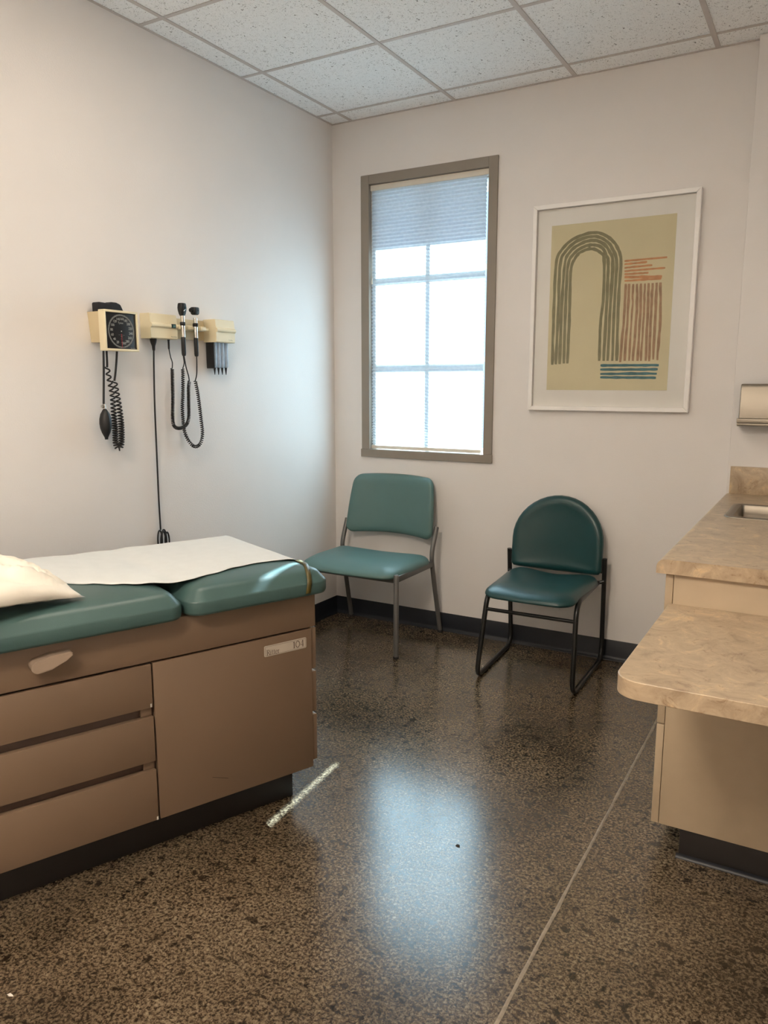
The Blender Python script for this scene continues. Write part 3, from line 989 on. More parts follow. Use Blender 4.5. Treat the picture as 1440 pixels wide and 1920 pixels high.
# ------------------------------------------------------------------ chair by the corner (square back)
def chair_square():
    ch = empty('armless_chair', (0.42, -0.29, 0))
    tag(ch, 'sage green vinyl chair with a square back on four grey legs', 'chair')
    ox, oy = 0.42, -0.29
    def L(p): return (p[0] - ox, p[1] - oy, p[2])
    xl, xr = 0.135, 0.706
    for x in (xl, xr):
        s = 1 if x > 0.4 else -1
        pth = bend([L((x + 0.006 * s, -0.040, 0.012)), L((x, -0.125, 0.36)), L((x, -0.145, 0.46)), L((x, -0.085, 0.60))], 0.07, 8)
        lg = MB().tube(pth, 0.0125, 12).build('rear_leg', 'steel_grey', ch, angle=60)
        a = L((x + 0.006 * s, -0.040, 0.0))
        MB().lathe([(0.0135, 0), (0.0145, 0.003), (0.0145, 0.012), (0.0125, 0.016)], a, 'z', 14).build('foot_glide', 'rubber_dark', lg)
        lg = MB().tube([L((x, -0.530, 0.010)), L((x, -0.530, 0.428)), L((x, -0.530, 0.432))], [0.0135, 0.0135, 0.011], 14).build('front_leg', 'steel_grey', ch, angle=60)
        MB().lathe([(0.0145, 0), (0.0155, 0.003), (0.0155, 0.010), (0.0135, 0.014)], L((x, -0.530, 0.0)), 'z', 14).build('foot_glide', 'rubber_dark', lg)
        MB().bbox(x - 0.009 - ox, x + 0.009 - ox, -0.518 - oy, -0.140 - oy, 0.392, 0.424, 0.004, 2).build('side_rail', 'steel_grey', ch)
    for y in (-0.51, -0.17):
        MB().bbox(xl + 0.01 - ox, xr - 0.01 - ox, y - 0.012 - oy, y + 0.012 - oy, 0.385, 0.41, 0.003, 2).build('cross_rail', 'steel_grey', ch)
    # seat: waterfall front, bowed outline
    ol = []
    raw = resample(rrect(0.125 - ox, 0.716 - ox, -0.575 - oy, -0.145 - oy, 0.06, 6), 0.03)
    for x, y in raw:
        f = max(0, (0.0 - y) / 0.285)
        y -= 0.022 * f * (1 - (x / 0.30) ** 2)
        if y < -0.10:                       # sides pinch in at the front posts
            x *= 1 - 0.05 * max(0, min(1, (-0.10 - y) / 0.18))
        ol.append((x, y))
    m = MB().loft(ol, [(0.020, 0.408), (0.006, 0.411), (0.0, 0.420), (0.0, 0.430), (0.006, 0.442), (0.018, 0.453), (0.040, 0.462), (0.075, 0.468)], 6, 0.002, safe=0.04)
    def fn(x, y, z):
        f = max(0.0, (-y - 0.10) / 0.2)
        z -= 0.018 * f * f * min(1, max(0, (z - 0.41) / 0.04))
        z -= 0.006 * math.exp(-(x / 0.17) ** 2 - ((y - 0.05) / 0.14) ** 2) if z > 0.45 else 0
        return (x, y, z)
    m.map(fn).build('seat', 'teal_light', ch, angle=80)
    # backrest: slab curved in plan
    ol = []
    for x, z in resample(rrect(-0.272, 0.272, 0.0, 0.325, 0.045, 6), 0.022):
        k = z / 0.325
        x *= 1.0 - 0.095 * k ** 2.0
        z += 0.012 * (1 - (x / 0.27) ** 2) * (1 if k > 0.5 else 1)
        ol.append((x, z))
    m = MB().loft(ol, [(0.012, 0.0), (0.003, 0.003), (0.0, 0.010), (0.0, 0.022), (0.004, 0.031), (0.014, 0.038), (0.035, 0.042)], 6, 0.001)
    def fb(x, z, t):
        y = -0.103 + 0.165 * z - t + 0.028 - 0.055 * (x / 0.27) ** 2 + 0.030
        return (x, y - oy, 0.527 + z)
    m.map(fb).build('backrest', 'teal_light', ch, angle=80)
    return ch
chair_square()

# ------------------------------------------------------------------ chair with rounded back on sled legs
def chair_round():
    ox, oy = 1.372, -0.31
    ch = empty('sled_chair', (ox, oy, 0))
    tag(ch, 'dark green vinyl chair with a rounded back on black sled legs', 'chair')
    def L(p): return (p[0] - ox, p[1] - oy, p[2])
    R = 0.0115
    sides = {'l': dict(top=(1.128, -0.098, 0.532), low=(1.130, -0.085, 0.06), rb=(1.130, -0.045, R), fb=(1.164, -0.585, R), ft=(1.190, -0.528, 0.416), rail=(1.160, -0.108, 0.412)),
             'r': dict(top=(1.612, -0.098, 0.532), low=(1.606, -0.085, 0.06), rb=(1.604, -0.045, R), fb=(1.612, -0.575, R), ft=(1.604, -0.525, 0.416), rail=(1.586, -0.108, 0.412))}
    for s in sides.values():
        pth = bend([L(s['top']), L(s['rb']), L(s['fb']), L(s['ft']), L(s['rail'])], 0.075, 8)
        MB().tube(pth, R, 12).build('sled_leg', 'black_tube', ch, angle=70)
        t, sgn = s['top'], (1 if s['top'][0] > 1.37 else -1)
        MB().tube([L((t[0], -0.1, 0.420)), L(s['rail'])], 0.009, 10).build('rail_bracket', 'black_tube', ch, angle=70)
        MB().bbox(*sum([[a - 0.004, a + 0.004] for a in (t[0] - sgn * 0.012 - ox,)], []), -0.108 - oy, -0.088 - oy, 0.46, 0.53, 0.0015, 1).build('back_bracket', 'black_tube', ch)
    l, r = sides['l'], sides['r']
    def on_leg(s, z):
        k = (z - R) / (s['ft'][2] - R)
        return tuple(s['fb'][i] + (s['ft'][i] - s['fb'][i]) * k for i in range(3))
    MB().tube([L(on_leg(l, 0.335)), L(on_leg(r, 0.335))], 0.0085, 10).build('front_stretcher', 'black_tube', ch, angle=70)
    # seat
    ol = []
    for x, y in resample(rrect(-0.200, 0.218, -0.295, 0.205, 0.075, 7), 0.026):
        y -= 0.012 * (1 - (x / 0.22) ** 2) * (1 if y < 0 else 0)
        if x < 0: x *= 1 + 0.10 * max(0, min(1, (y + 0.15) / 0.2))
        ol.append((x + 0.012, y))
    m = MB().loft(ol, [(0.022, 0.404), (0.008, 0.407), (0.0, 0.416), (0.0, 0.424), (0.005, 0.436), (0.016, 0.447), (0.036, 0.455), (0.07, 0.459)], 6, 0.001, safe=0.04)
    def fn(x, y, z):
        up = min(1, max(0, (z - 0.41) / 0.04))
        f = max(0.0, (-y - 0.12) / 0.18)
        z -= 0.020 * f * f * up
        z -= 0.016 * up * math.exp(-((x - 0.01) / 0.13) ** 2) * min(1, max(0, (y + 0.2) / 0.3))
        return (x, y, z + 0.004 * up * abs(x / 0.22))
    m.map(fn).build('seat', 'teal_dark', ch, angle=80)
    # arched back
    ol = [(-0.228, 0.0 + 0.02), (-0.215, 0.004), (-0.19, 0.0), (-0.1, -0.004), (0, -0.006), (0.1, -0.004), (0.19, 0.0), (0.215, 0.004), (0.228, 0.02), (0.229, 0.08)]
    for k in range(21):
        a = math.radians(180 * k / 20)
        ol.append((0.229 * math.cos(a), 0.150 + 0.218 * math.sin(a)))
    ol += [(-0.229, 0.08)]
    ol = resample(ol, 0.026)
    m = MB().loft(ol, [(0.012, 0.0), (0.003, 0.003), (0.0, 0.010), (0.0, 0.020), (0.003, 0.029), (0.010, 0.037), (0.022, 0.042), (0.034, 0.0435), (0.046, 0.0425), (0.06, 0.041)], 6, -0.002, safe=0.012)
    def fb(x, z, t):
        y = -0.102 + 0.10 * z - t + 0.02 - 0.030 * (x / 0.229) ** 2 + 0.02
        return (x, y - oy, 0.447 + z)
    m.map(fb).build('backrest', 'teal_dark', ch, angle=80)
    # frayed threads under the seat edge
    for x, y in ((-0.155, -0.262), (0.165, -0.255)):
        MB().tube([(x, y, 0.408), (x + 0.004, y - 0.002, 0.400), (x + 0.002, y - 0.003, 0.394), (x + 0.007, y - 0.003, 0.389)], 0.0007, 5).build('loose_thread', 'chip_glint', ch)
    return ch
chair_round()

# ------------------------------------------------------------------ framed print
PX0, PX1, PZ0, PZ1 = 1.177, 1.934, 1.232, 2.201
pic = empty('framed_print', ((PX0 + PX1) / 2, 0, PZ0))
tag(pic, 'white framed print of an olive arch and coloured stripes beside the window', 'picture')
pcx = (PX0 + PX1) / 2
def pb(name, m, x0, x1, y0, y1, z0, z1, bev=0.002):
    return MB().bbox(x0 - pcx, x1 - pcx, y0, y1, z0 - PZ0, z1 - PZ0, bev, 2).build(name, m, pic)
fw = 0.021
def mitre(pts2):
    m = MB().prism([(p[0] - pcx, p[1] - PZ0) for p in pts2], 'y', -0.034, -0.001)
    o = m.build('frame_rail', 'frame_white', pic, smooth=False)
    b = o.modifiers.new('edge', 'BEVEL'); b.width = 0.0025; b.segments = 2
    return o
mitre([(PX0, PZ0), (PX1, PZ0), (PX1 - fw, PZ0 + fw), (PX0 + fw, PZ0 + fw)])
mitre([(PX0, PZ1), (PX0 + fw, PZ1 - fw), (PX1 - fw, PZ1 - fw), (PX1, PZ1)])
mitre([(PX0, PZ0), (PX0 + fw, PZ0 + fw), (PX0 + fw, PZ1 - fw), (PX0, PZ1)])
mitre([(PX1, PZ0), (PX1, PZ1), (PX1 - fw, PZ1 - fw), (PX1 - fw, PZ0 + fw)])
pb('mat_board', 'mat_white', PX0 + fw, PX1 - fw, -0.010, -0.002, PZ0 + fw, PZ1 - fw, 0.0005)
pr_ = MB().bbox(1.265 - pcx, 1.834 - pcx, -0.0112, -0.0095, 1.331 - PZ0, 2.105 - PZ0, 0.0003, 1).build('print_sheet', 'print', pic)
MB().box(PX0 + fw - pcx, PX1 - fw - pcx, -0.0225, -0.0205, fw, PZ1 - PZ0 - fw).build('glazing', 'picture_glass', pic, smooth=False)
ARCH = [[(1.2904, 1.453), (1.2887, 1.7096), (1.2921, 1.9273), (1.3163, 1.991), (1.377, 2.0389), (1.4681, 2.0568), (1.5352, 2.0305), (1.579, 1.9808), (1.5986, 1.9161), (1.596, 1.7541), (1.6012, 1.4672)], [(1.3079, 1.4547), (1.3112, 1.7085), (1.3125, 1.9257), (1.3416, 1.9889), (1.396, 2.0284), (1.4689, 2.0393), (1.5239, 2.0171), (1.5587, 1.9739), (1.5794, 1.9118), (1.5782, 1.755), (1.5801, 1.4675)], [(1.3273, 1.4557), (1.3273, 1.7078), (1.3347, 1.9241), (1.3607, 1.9814), (1.409, 2.0126), (1.4666, 2.0222), (1.5126, 2.0037), (1.5442, 1.9664), (1.5616, 1.9131), (1.5602, 1.756), (1.5588, 1.4679)], [(1.3479, 1.4585), (1.3464, 1.7069), (1.3497, 1.9111), (1.3738, 1.9656), (1.4159, 1.9945), (1.4645, 2.002), (1.5074, 1.9868), (1.5301, 1.9502), (1.541, 1.9088), (1.5422, 1.757), (1.5406, 1.4681)], [(1.3659, 1.4583), (1.3668, 1.706), (1.3645, 1.8862), (1.3809, 1.9444), (1.4106, 1.9744), (1.4592, 1.985), (1.5024, 1.964), (1.5209, 1.9278), (1.5252, 1.7579), (1.5174, 1.6397), (1.5191, 1.4684)]]
ORANGE = [[(1.6144, 1.9178), (1.8021, 1.9202)], [(1.6151, 1.9034), (1.7159, 1.9061)], [(1.6159, 1.8872), (1.7394, 1.8913)], [(1.6166, 1.8728), (1.7964, 1.8748)], [(1.6173, 1.8589), (1.7242, 1.8585)], [(1.618, 1.8456), (1.7846, 1.8374)], [(1.6188, 1.8294), (1.7822, 1.8291)]]
BROWN = [[(1.6254, 1.8163), (1.6256, 1.6942), (1.6177, 1.461)], [(1.6412, 1.8153), (1.6416, 1.6935), (1.6371, 1.4667)], [(1.6588, 1.813), (1.6609, 1.6926), (1.6579, 1.4664)], [(1.6761, 1.8131), (1.6814, 1.6917), (1.6756, 1.4662)], [(1.694, 1.8131), (1.6976, 1.6909), (1.6961, 1.4659)], [(1.7107, 1.8121), (1.7132, 1.6902), (1.7119, 1.4656)], [(1.7278, 1.8127), (1.7305, 1.6894), (1.7329, 1.4653)], [(1.7449, 1.8117), (1.746, 1.6887), (1.7486, 1.4633)], [(1.7618, 1.8123), (1.7654, 1.6878), (1.7654, 1.4707)], [(1.7787, 1.8124), (1.7874, 1.6582), (1.7845, 1.4675)]]
TEAL = [[(1.5262, 1.4471), (1.7926, 1.4452)], [(1.5259, 1.4277), (1.7891, 1.4265)], [(1.5268, 1.4077), (1.7862, 1.4072)], [(1.5276, 1.3913), (1.7832, 1.3884)]]

def stripe(name, m, pts, w, seed, wob):
    dense = [(p.x, p.y) for p in catmull([Vector((a, b, 0)) for a, b in pts], 10 if len(pts) > 2 else 24)]
    mb = MB()
    ribbon(mb, dense, w, -0.0118, wob, seed)
    mb.map(lambda x, y, z: (x - pcx, y, z - PZ0))
    mb.build(name, m, pr_, smooth=False, recalc=False)
for i, p in enumerate(ARCH): stripe('arch_stripe', 'ink_olive', p, 0.0142, i, 0.0016)
for i, p in enumerate(ORANGE): stripe('orange_stripe', 'ink_orange', p, 0.0085 if i != 5 else 0.0125, 20 + i, 0.001)
for i, p in enumerate(BROWN): stripe('brown_stripe', 'ink_brown', p, 0.0095 if i in (2, 5) else 0.0118, 40 + i, 0.0022)
for i, p in enumerate(TEAL): stripe('teal_stripe', 'ink_teal', p, 0.0120, 60 + i, 0.0012)

# ------------------------------------------------------------------ blood pressure gauge on the left wall
bp = empty('pressure_gauge', (0, -1.635, 1.56))
tag(bp, 'square black-faced blood pressure gauge in a beige wall bracket', 'pressure gauge')
def B(p): return (p[0], p[1] + 1.635, p[2] - 1.56)
# cuff basket, wider at the top
bk = MB()
def ring(z, y0, y1, x1): return [(0.001, y0, z), (x1, y0, z), (x1, y1, z), (0.001, y1, z)]
outer = [ring(1.518, -1.688, -1.56, 0.070), ring(1.60, -1.695, -1.55, 0.084), ring(1.632, -1.699, -1.545, 0.088)]
inner = [ring(1.632, -1.694, -1.55, 0.083), ring(1.53, -1.684, -1.563, 0.066)]
vs = [p for r_ in outer + inner for p in r_]
fs = []
for j in range(4):
    for k in range(4):
        fs.append((j * 4 + k, j * 4 + (k + 1) % 4, (j + 1) * 4 + (k + 1) % 4, (j + 1) * 4 + k))
fs += [(3, 2, 1, 0), (16, 17, 18, 19)]
bk.add([B(p) for p in vs], fs)
o = bk.build('cuff_basket', 'beige', bp, smooth=False)
# folded cuff standing in the basket
cf = MB()
ol = []
for y, z in [(-1.690, 1.55), (-1.570, 1.55), (-1.572, 1.640), (-1.586, 1.666), (-1.605, 1.672), (-1.628, 1.672), (-1.640, 1.666), (-1.660, 1.667), (-1.692, 1.668)]:
    ol.append((y + 1.635, z - 1.56))
cf.prism(ol, 'x', 0.018, 0.062)
o = cf.build('cuff', 'cuff', bp, smooth=False)
bv = o.modifiers.new('soft', 'BEVEL'); bv.width = 0.007; bv.segments = 3
# housing: frame of four sides, dial sunk in it
GY0, GY1, GZ0, GZ1 = -1.722, -1.559, 1.484, 1.636
GX0, GX1 = 0.088, 0.122
def gb(name, m, x0, x1, y0, y1, z0, z1, bev=0.002, parent=bp):
    return MB().bbox(x0, x1, y0 + 1.635, y1 + 1.635, z0 - 1.56, z1 - 1.56, bev, 2).build(name, m, parent)
hs = MB()
for b in ((GY0, GY1, GZ0, GZ0 + 0.009), (GY0, GY1, GZ1 - 0.009, GZ1), (GY0, GY0 + 0.008, GZ0 + .007, GZ1 - .007), (GY1 - 0.009, GY1, GZ0 + .007, GZ1 - .007)):
    hs.bbox(GX0, GX1, b[0] + 1.635, b[1] + 1.635, b[2] - 1.56, b[3] - 1.56, 0.0025, 2)
hs.bbox(GX0, GX1 - 0.008, GY0 + 0.002 + 1.635, GY1 - 0.002 + 1.635, GZ0 + 0.002 - 1.56, GZ1 - 0.002 - 1.56, 0.002, 1)
hs.build('gauge_housing', 'beige_hi', bp)
dl = gb('dial', 'dial', GX1 - 0.008, GX1 - 0.005, GY0 + 0.008, GY1 - 0.009, GZ0 + 0.009, GZ1 - 0.009, 0.0003)
gcx, gcz, gX = (GY0 + GY1) / 2 + 1.635 - 0.0005, (GZ0 + GZ1) / 2 - 1.56 - 0.001, GX1 - 0.0047
m = MB()
SEG = 72
for k in range(SEG):
    a = 2 * math.pi * k / SEG
    for r_ in (0.0575, 0.0635):
        m.v.append((gX, gcx + r_ * math.cos(a), gcz + r_ * math.sin(a)))
for k in range(SEG):
    k2 = (k + 1) % SEG
    m.f.append((2 * k, 2 * k + 1, 2 * k2 + 1, 2 * k2))
m.build('dial_ring', 'dial_ring', dl, smooth=False)
m = MB()
for i in range(15):
    val = 20 * (i + 1)
    a = math.radians(-90 - 26 - 22.9 * i)
    put_text(m, str(val), 0.0135, (gX + 0.0002, gcx + 0.0462 * math.cos(a), gcz + 0.0462 * math.sin(a)), (0, 1, 0), (0, 0, 1), 0.92)
for i in range(151):
    a = math.radians(-90 - 26 - 22.9 * (i / 10 - 1))
    r0, r1 = 0.0575, 0.0605 if i % 5 else 0.063
    t = Vector((0, -math.sin(a), math.cos(a))) * 0.00028
    p, q = Vector((gX + 0.0002, gcx + r0 * math.cos(a), gcz + r0 * math.sin(a))), Vector((gX + 0.0002, gcx + r1 * math.cos(a), gcz + r1 * math.sin(a)))
    m.add([p - t, p + t, q + t, q - t], [(0, 1, 2, 3)])
put_text(m, 'Tycos', 0.0105, (gX + 0.0002, gcx - 0.002, gcz + 0.031), (0, 1, 0), (0, 0, 1))
put_text(m, 'WelchAllyn', 0.0052, (gX + 0.0002, gcx + 0.054, gcz - 0.0625), (0, 1, 0), (0, 0, 1))
put_text(m, 'mmHg', 0.004, (gX + 0.0002, gcx, gcz - 0.020), (0, 1, 0), (0, 0, 1))
for dy, w in ((-0.014, 0.03), (-0.029, 0.016), (-0.043, 0.010)):
    m.add([(gX + 0.0002, gcx - w / 2, gcz + dy), (gX + 0.0002, gcx + w / 2, gcz + dy), (gX + 0.0002, gcx + w / 2, gcz + dy + .0004), (gX + 0.0002, gcx - w / 2, gcz + dy + .0004)], [(0, 1, 2, 3)])
m.build('dial_numerals', 'dial_ink', dl, smooth=False, recalc=False)
m = MB().add([(gX + 0.0008, gcx - 0.0011, gcz - 0.010), (gX + 0.0008, gcx + 0.0011, gcz - 0.010), (gX + 0.0008, gcx + 0.0008, gcz - 0.062), (gX + 0.0008, gcx - 0.0004, gcz - 0.062)], [(0, 1, 2, 3)])
m.build('needle', 'needle', dl, smooth=False)
MB().lathe([(0.0022, 0), (0.0022, 0.0012), (0.0012, 0.0018)], (gX, gcx, gcz), 'x', 12).build('needle_hub', 'dial_ink', dl)
# tubing, bulb and coiled hose
MB().tube([B(p) for p in catmull([(0.06, -1.682, 1.49), (0.055, -1.683, 1.40), (0.05, -1.688, 1.284)], 8)], 0.0042, 8).build('bulb_tube', 'rubber', bp, angle=80)
bl = MB().lathe([(0.006, 0.118), (0.010, 0.112), (0.018, 0.098), (0.0225, 0.080), (0.0235, 0.062), (0.0215, 0.044), (0.016, 0.026), (0.009, 0.012), (0.0065, 0.006), (0.0065, 0.0)], B((0.05, -1.684, 1.146)), 'z', 24).build('squeeze_bulb', 'rubber', bp, angle=80)
MB().lathe([(0.0035, 0.0), (0.0052, 0.002), (0.0052, 0.020), (0.0035, 0.022)], B((0.05, -1.685, 1.263)), 'z', 14).build('release_valve', 'chrome', bl)
m = MB().lathe([(0.006, 0.0), (0.0065, 0.002), (0.0065, 0.007), (0.004, 0.009)], B((0.053, -1.700, 1.2745)), 'y', 14)
m.build('valve_screw', 'chrome', bl)
p_in = catmull([(0.06, -1.668, 1.49), (0.055, -1.664, 1.44), (0.05, -1.661, 1.425)], 6)
MB().tube([B(p) for p in p_in], 0.0042, 8).build('hose_stub', 'rubber', bp, angle=80)
co = catmull([(0.050, -1.661, 1.425), (0.048, -1.652, 1.375), (0.046, -1.640, 1.32), (0.045, -1.637, 1.25), (0.045, -1.635, 1.18), (0.046, -1.636, 1.125), (0.050, -1.626, 1.108), (0.054, -1.616, 1.125), (0.055, -1.612, 1.19), (0.055, -1.616, 1.26), (0.054, -1.625, 1.33), (0.054, -1.633, 1.372)], 12)
# loosely stretched near the top, tighter below
cp = []
base = arclen(co, 0.0011)
ph = 0.0
prev = None
for i, p in enumerate(base):
    t = (base[min(i + 1, len(base) - 1)] - base[max(i - 1, 0)]).normalized()
    u_ = t.cross(Vector((1, 0, 0))).normalized() if prev is None else (prev - t * prev.dot(t)).normalized()
    prev = u_
    w_ = t.cross(u_)
    tight = min(1.0, max(0.0, (1.42 - p.z) / 0.22))
    pitch = 0.026 - 0.0165 * tight
    ph += 2 * math.pi * 0.0011 / pitch
    cp.append(p + (u_ * math.cos(ph) + w_ * math.sin(ph)) * (0.0075 + 0.002 * tight))
MB().tube([B(p) for p in cp], 0.0031, 7).build('coiled_hose', 'rubber', bp, angle=80)
MB().tube([B(p) for p in catmull([(0.06, -1.617, 1.49), (0.056, -1.619, 1.45), (0.055, -1.627, 1.40), (0.054, -1.633, 1.372)], 8)], 0.0042, 8).build('hose_stub', 'rubber', bp, angle=80)

# ------------------------------------------------------------------ instrument charger on the wall
tf = empty('wall_charger', (0, -1.36, 1.60))
tag(tf, 'beige wall charger box with cradle rail and hanging power cord', 'charger')
def T(p): return (p[0], p[1] + 1.36, p[2] - 1.60)
def front_profile(D):
    # (x, z) side profile: slightly sloped top part, rounded ridge, flat lower part
    pts = [(0.001, 1.546), (D - 0.004, 1.546), (D - 0.001, 1.549), (D - 0.001, 1.590), (D + 0.001, 1.5915)]
    for k in range(9):
        a = math.radians(-60 + 140 * k / 8)
        pts.append((D + 0.0005 + 0.0065 * math.cos(a), 1.600 + 0.0085 * math.sin(a)))
    pts += [(D - 0.001, 1.6105), (D - 0.006, 1.644), (D - 0.009, 1.647), (0.001, 1.647)]
    return pts
m = MB().prism([(p[0], p[1] - 1.60) for p in front_profile(0.062)], 'y', -1.438 + 1.36, -1.289 + 1.36)
bx = m.build('charger_box', 'beige_hi', tf, angle=30)
MB().bbox(0.001, 0.012, -1.29 + 1.36, -1.075 + 1.36, 1.553 - 1.6, 1.640 - 1.6, 0.002, 2).build('back_plate', 'beige', tf)
# cradle rail with two handle forks
rl = MB()
rl.bbox(0.048, 0.066, -1.29 + 1.36, -1.283 + 1.36, 1.590 - 1.6, 1.6085 - 1.6, 0.003, 3)
rl.bbox(0.010, 0.052, -1.29 + 1.36, -1.085 + 1.36, 1.591 - 1.6, 1.6065 - 1.6, 0.003, 2)
rail = rl.build('cradle_rail', 'beige_hi', tf)
for y0, y1 in ((-1.288, -1.258), (-1.238, -1.186), (-1.160, -1.128)):
    MB().bbox(0.045, 0.078, y0 + 1.36, y1 + 1.36, 1.589 - 1.6, 1.6085 - 1.6, 0.006, 4).build('cradle_fork', 'beige_hi', rail)
ds = MB().bbox(0.0675, 0.0695, -1.329 + 1.36, -1.304 + 1.36, 1.592 - 1.6, 1.6085 - 1.6, 0.0005, 1).build('indicator_window', 'lens', bx)
MB().box(0.0695, 0.0698, -1.321 + 1.36, -1.308 + 1.36, 1.5955 - 1.6, 1.6045 - 1.6).build('indicator_display', 'display_glow', ds, smooth=False)
m = MB(); put_text(m, 'WelchAllyn', 0.0072, (0.0615, -1.311 + 1.36, 1.5565 - 1.6), (0, 1, 0), (0, 0, 1)); m.build('maker_lettering', 'ink_green', bx, smooth=False, recalc=False)
pg = MB().lathe([(0.004, -0.050), (0.006, -0.045), (0.007, -0.030), (0.012, -0.016), (0.014, -0.006), (0.014, 0.0)], T((0.032, -1.400, 1.546)), 'z', 16).build('power_plug', 'rubber', tf, angle=60)
MB().tube([T(p) for p in catmull([(0.032, -1.400, 1.50), (0.028, -1.400, 1.43), (0.02, -1.398, 1.27), (0.016, -1.396, 1.05), (0.015, -1.396, 0.87), (0.015, -1.394, 0.735)], 10)], 0.0036, 8).build('power_cord', 'rubber', tf, angle=80)
# bundled slack of the cord, tied in loops
for k, (dy, dz, r_) in enumerate(((-0.012, 0.0, 0.9), (0.008, -0.004, 1.0), (0.022, -0.010, 0.85), (-0.004, -0.012, 1.05))):
    lp = [T((0.015 + 0.004 * k, -1.388 + dy + 0.014 * r_ * math.cos(a), 0.690 + dz + 0.048 * r_ * math.sin(a))) for a in [2 * math.pi * j / 26 for j in range(26)]]
    MB().tube(lp, 0.0036, 7, closed=True).build('cord_loop', 'rubber', tf, angle=80)
for y in (-1.312, -1.230):
    MB().lathe([(0.003, -0.040), (0.0042, -0.036), (0.0042, -0.006), (0.006, 0.0), (0.006, 0.004)], T((0.03, y, 1.546 if y < -1.29 else 1.552)), 'z', 12).build('cord_jack', 'rubber', tf)

# ------------------------------------------------------------------ hand-held scopes in the cradle
def scope(name, label, x, y, ztop, kind, cordpts):
    s = empty(name, (x, y, 1.60))
    tag(s, label, 'scope')
    Z = lambda z: z - 1.60
    h = MB().lathe([(0.0065, Z(1.478)), (0.0085, Z(1.482)), (0.0095, Z(1.49)), (0.0095, Z(1.552)), (0.009, Z(1.556))], (0, 0, 0), 'z', 18).build('handle_grip', 'rubber', s, angle=50)
    MB().lathe([(0.0088, Z(1.556)), (0.0092, Z(1.558)), (0.0092, Z(1.602)), (0.0088, Z(1.604))], (0, 0, 0), 'z', 18).build('handle_sleeve', 'chrome', s, angle=50)
    MB().lathe([(0.0095, Z(1.604)), (0.0115, Z(1.606)), (0.0115, Z(1.617)), (0.0095, Z(1.619))], (0, 0, 0), 'z', 18).build('rheostat_ring', 'rubber', s, angle=50)
    MB().lathe([(0.0088, Z(1.619)), (0.009, Z(1.621)), (0.0085, Z(ztop - 0.052)), (0.0085, Z(ztop - 0.045))], (0, 0, 0), 'z', 18).build('neck_collar', 'chrome', s, angle=50)
    hd = MB()
    if kind == 'oph':
        lay = [(0.0085, 0.0105, ztop - 0.052), (0.0115, 0.0135, ztop - 0.044), (0.0145, 0.0165, ztop - 0.030), (0.0150, 0.0175, ztop - 0.020), (0.0140, 0.0160, ztop - 0.006), (0.012, 0.0140, ztop - 0.001), (0.008, 0.010, ztop)]
    else:
        lay = [(0.010, 0.0125, ztop - 0.032), (0.013, 0.0160, ztop - 0.028), (0.0145, 0.0175, ztop - 0.022), (0.0145, 0.0175, ztop - 0.006), (0.0135, 0.0165, ztop - 0.001), (0.010, 0.013, ztop)]
    SG = 24
    vs, fs = [], []
    for a_, b_, z in lay:
        for k in range(SG):
            t = 2 * math.pi * k / SG
            c_, s_ = math.cos(t), math.sin(t)
            e = 0.55
            vs.append((a_ * math.copysign(abs(c_) ** e, c_), b_ * math.copysign(abs(s_) ** e, s_), Z(z)))
    for j in range(len(lay) - 1):
        for k in range(SG):
            fs.append((j * SG + k, j * SG + (k + 1) % SG, (j + 1) * SG + (k + 1) % SG, (j + 1) * SG + k))
    fs += [tuple(range(SG - 1, -1, -1)), tuple((len(lay) - 1) * SG + k for k in range(SG))]
    hd.add(vs, fs)
    head = hd.build('scope_head', 'rubber', s, angle=50)
    if kind == 'oph':
        MB().lathe([(0.0045, 0), (0.0045, 0.0015), (0.003, 0.002)], (0.0148, 0.004, Z(ztop - 0.018)), 'x', 14).build('eyepiece', 'lens', head)
        m = MB().tube([(0.0158, -0.006, Z(ztop - 0.034)), (0.0165, -0.003, Z(ztop - 0.029)), (0.0165, 0.005, Z(ztop - 0.028))], 0.0008, 6)
        m.build('dial_mark', 'chrome', head)
    else:
        MB().lathe([(0.0085, -0.012), (0.009, -0.010), (0.008, 0.0)], (0.0, -0.016, Z(ztop - 0.014)), 'y', 16).build('speculum_mount', 'rubber', head)
        MB().lathe([(0.003, 0), (0.003, 0.0012), (0.002, 0.0016)], (0.0145, 0.006, Z(ztop - 0.014)), 'x', 12).build('lens_screw', 'lens', head)
    loc = lambda p: (p[0] - x, p[1] - y, p[2] - 1.60)
    a, b, c = cordpts
    MB().tube([loc(p) for p in catmull(a, 8)], 0.0026, 7).build('cord', 'rubber', s, angle=80)
    MB().tube([loc(p) for p in coil_path(catmull(b, 14), 0.0062, 0.0090 if kind == 'oto' else 0.0066, 9)], 0.0023, 5).build('coiled_cord', 'rubber', s, angle=80)
    MB().tube([loc(p) for p in catmull(c, 8)], 0.0024, 7).build('cord', 'rubber', s, angle=80)
    return s
scope('ophthalmoscope', 'taller scope with an oval black head in the charger cradle', 0.085, -1.281, 1.697, 'oph',
      ([(0.085, -1.281, 1.482), (0.07, -1.262, 1.46), (0.055, -1.240, 1.43), (0.052, -1.225, 1.395), (0.05, -1.219, 1.372)],
       [(0.05, -1.219, 1.372), (0.05, -1.226, 1.34), (0.05, -1.229, 1.27), (0.05, -1.232, 1.215), (0.05, -1.245, 1.187), (0.05, -1.275, 1.172), (0.05, -1.305, 1.172), (0.05, -1.324, 1.185), (0.05, -1.328, 1.22), (0.048, -1.320, 1.30), (0.046, -1.316, 1.36), (0.044, -1.312, 1.425)],
       [(0.044, -1.312, 1.425), (0.04, -1.306, 1.45), (0.035, -1.310, 1.475), (0.030, -1.312, 1.508)]))
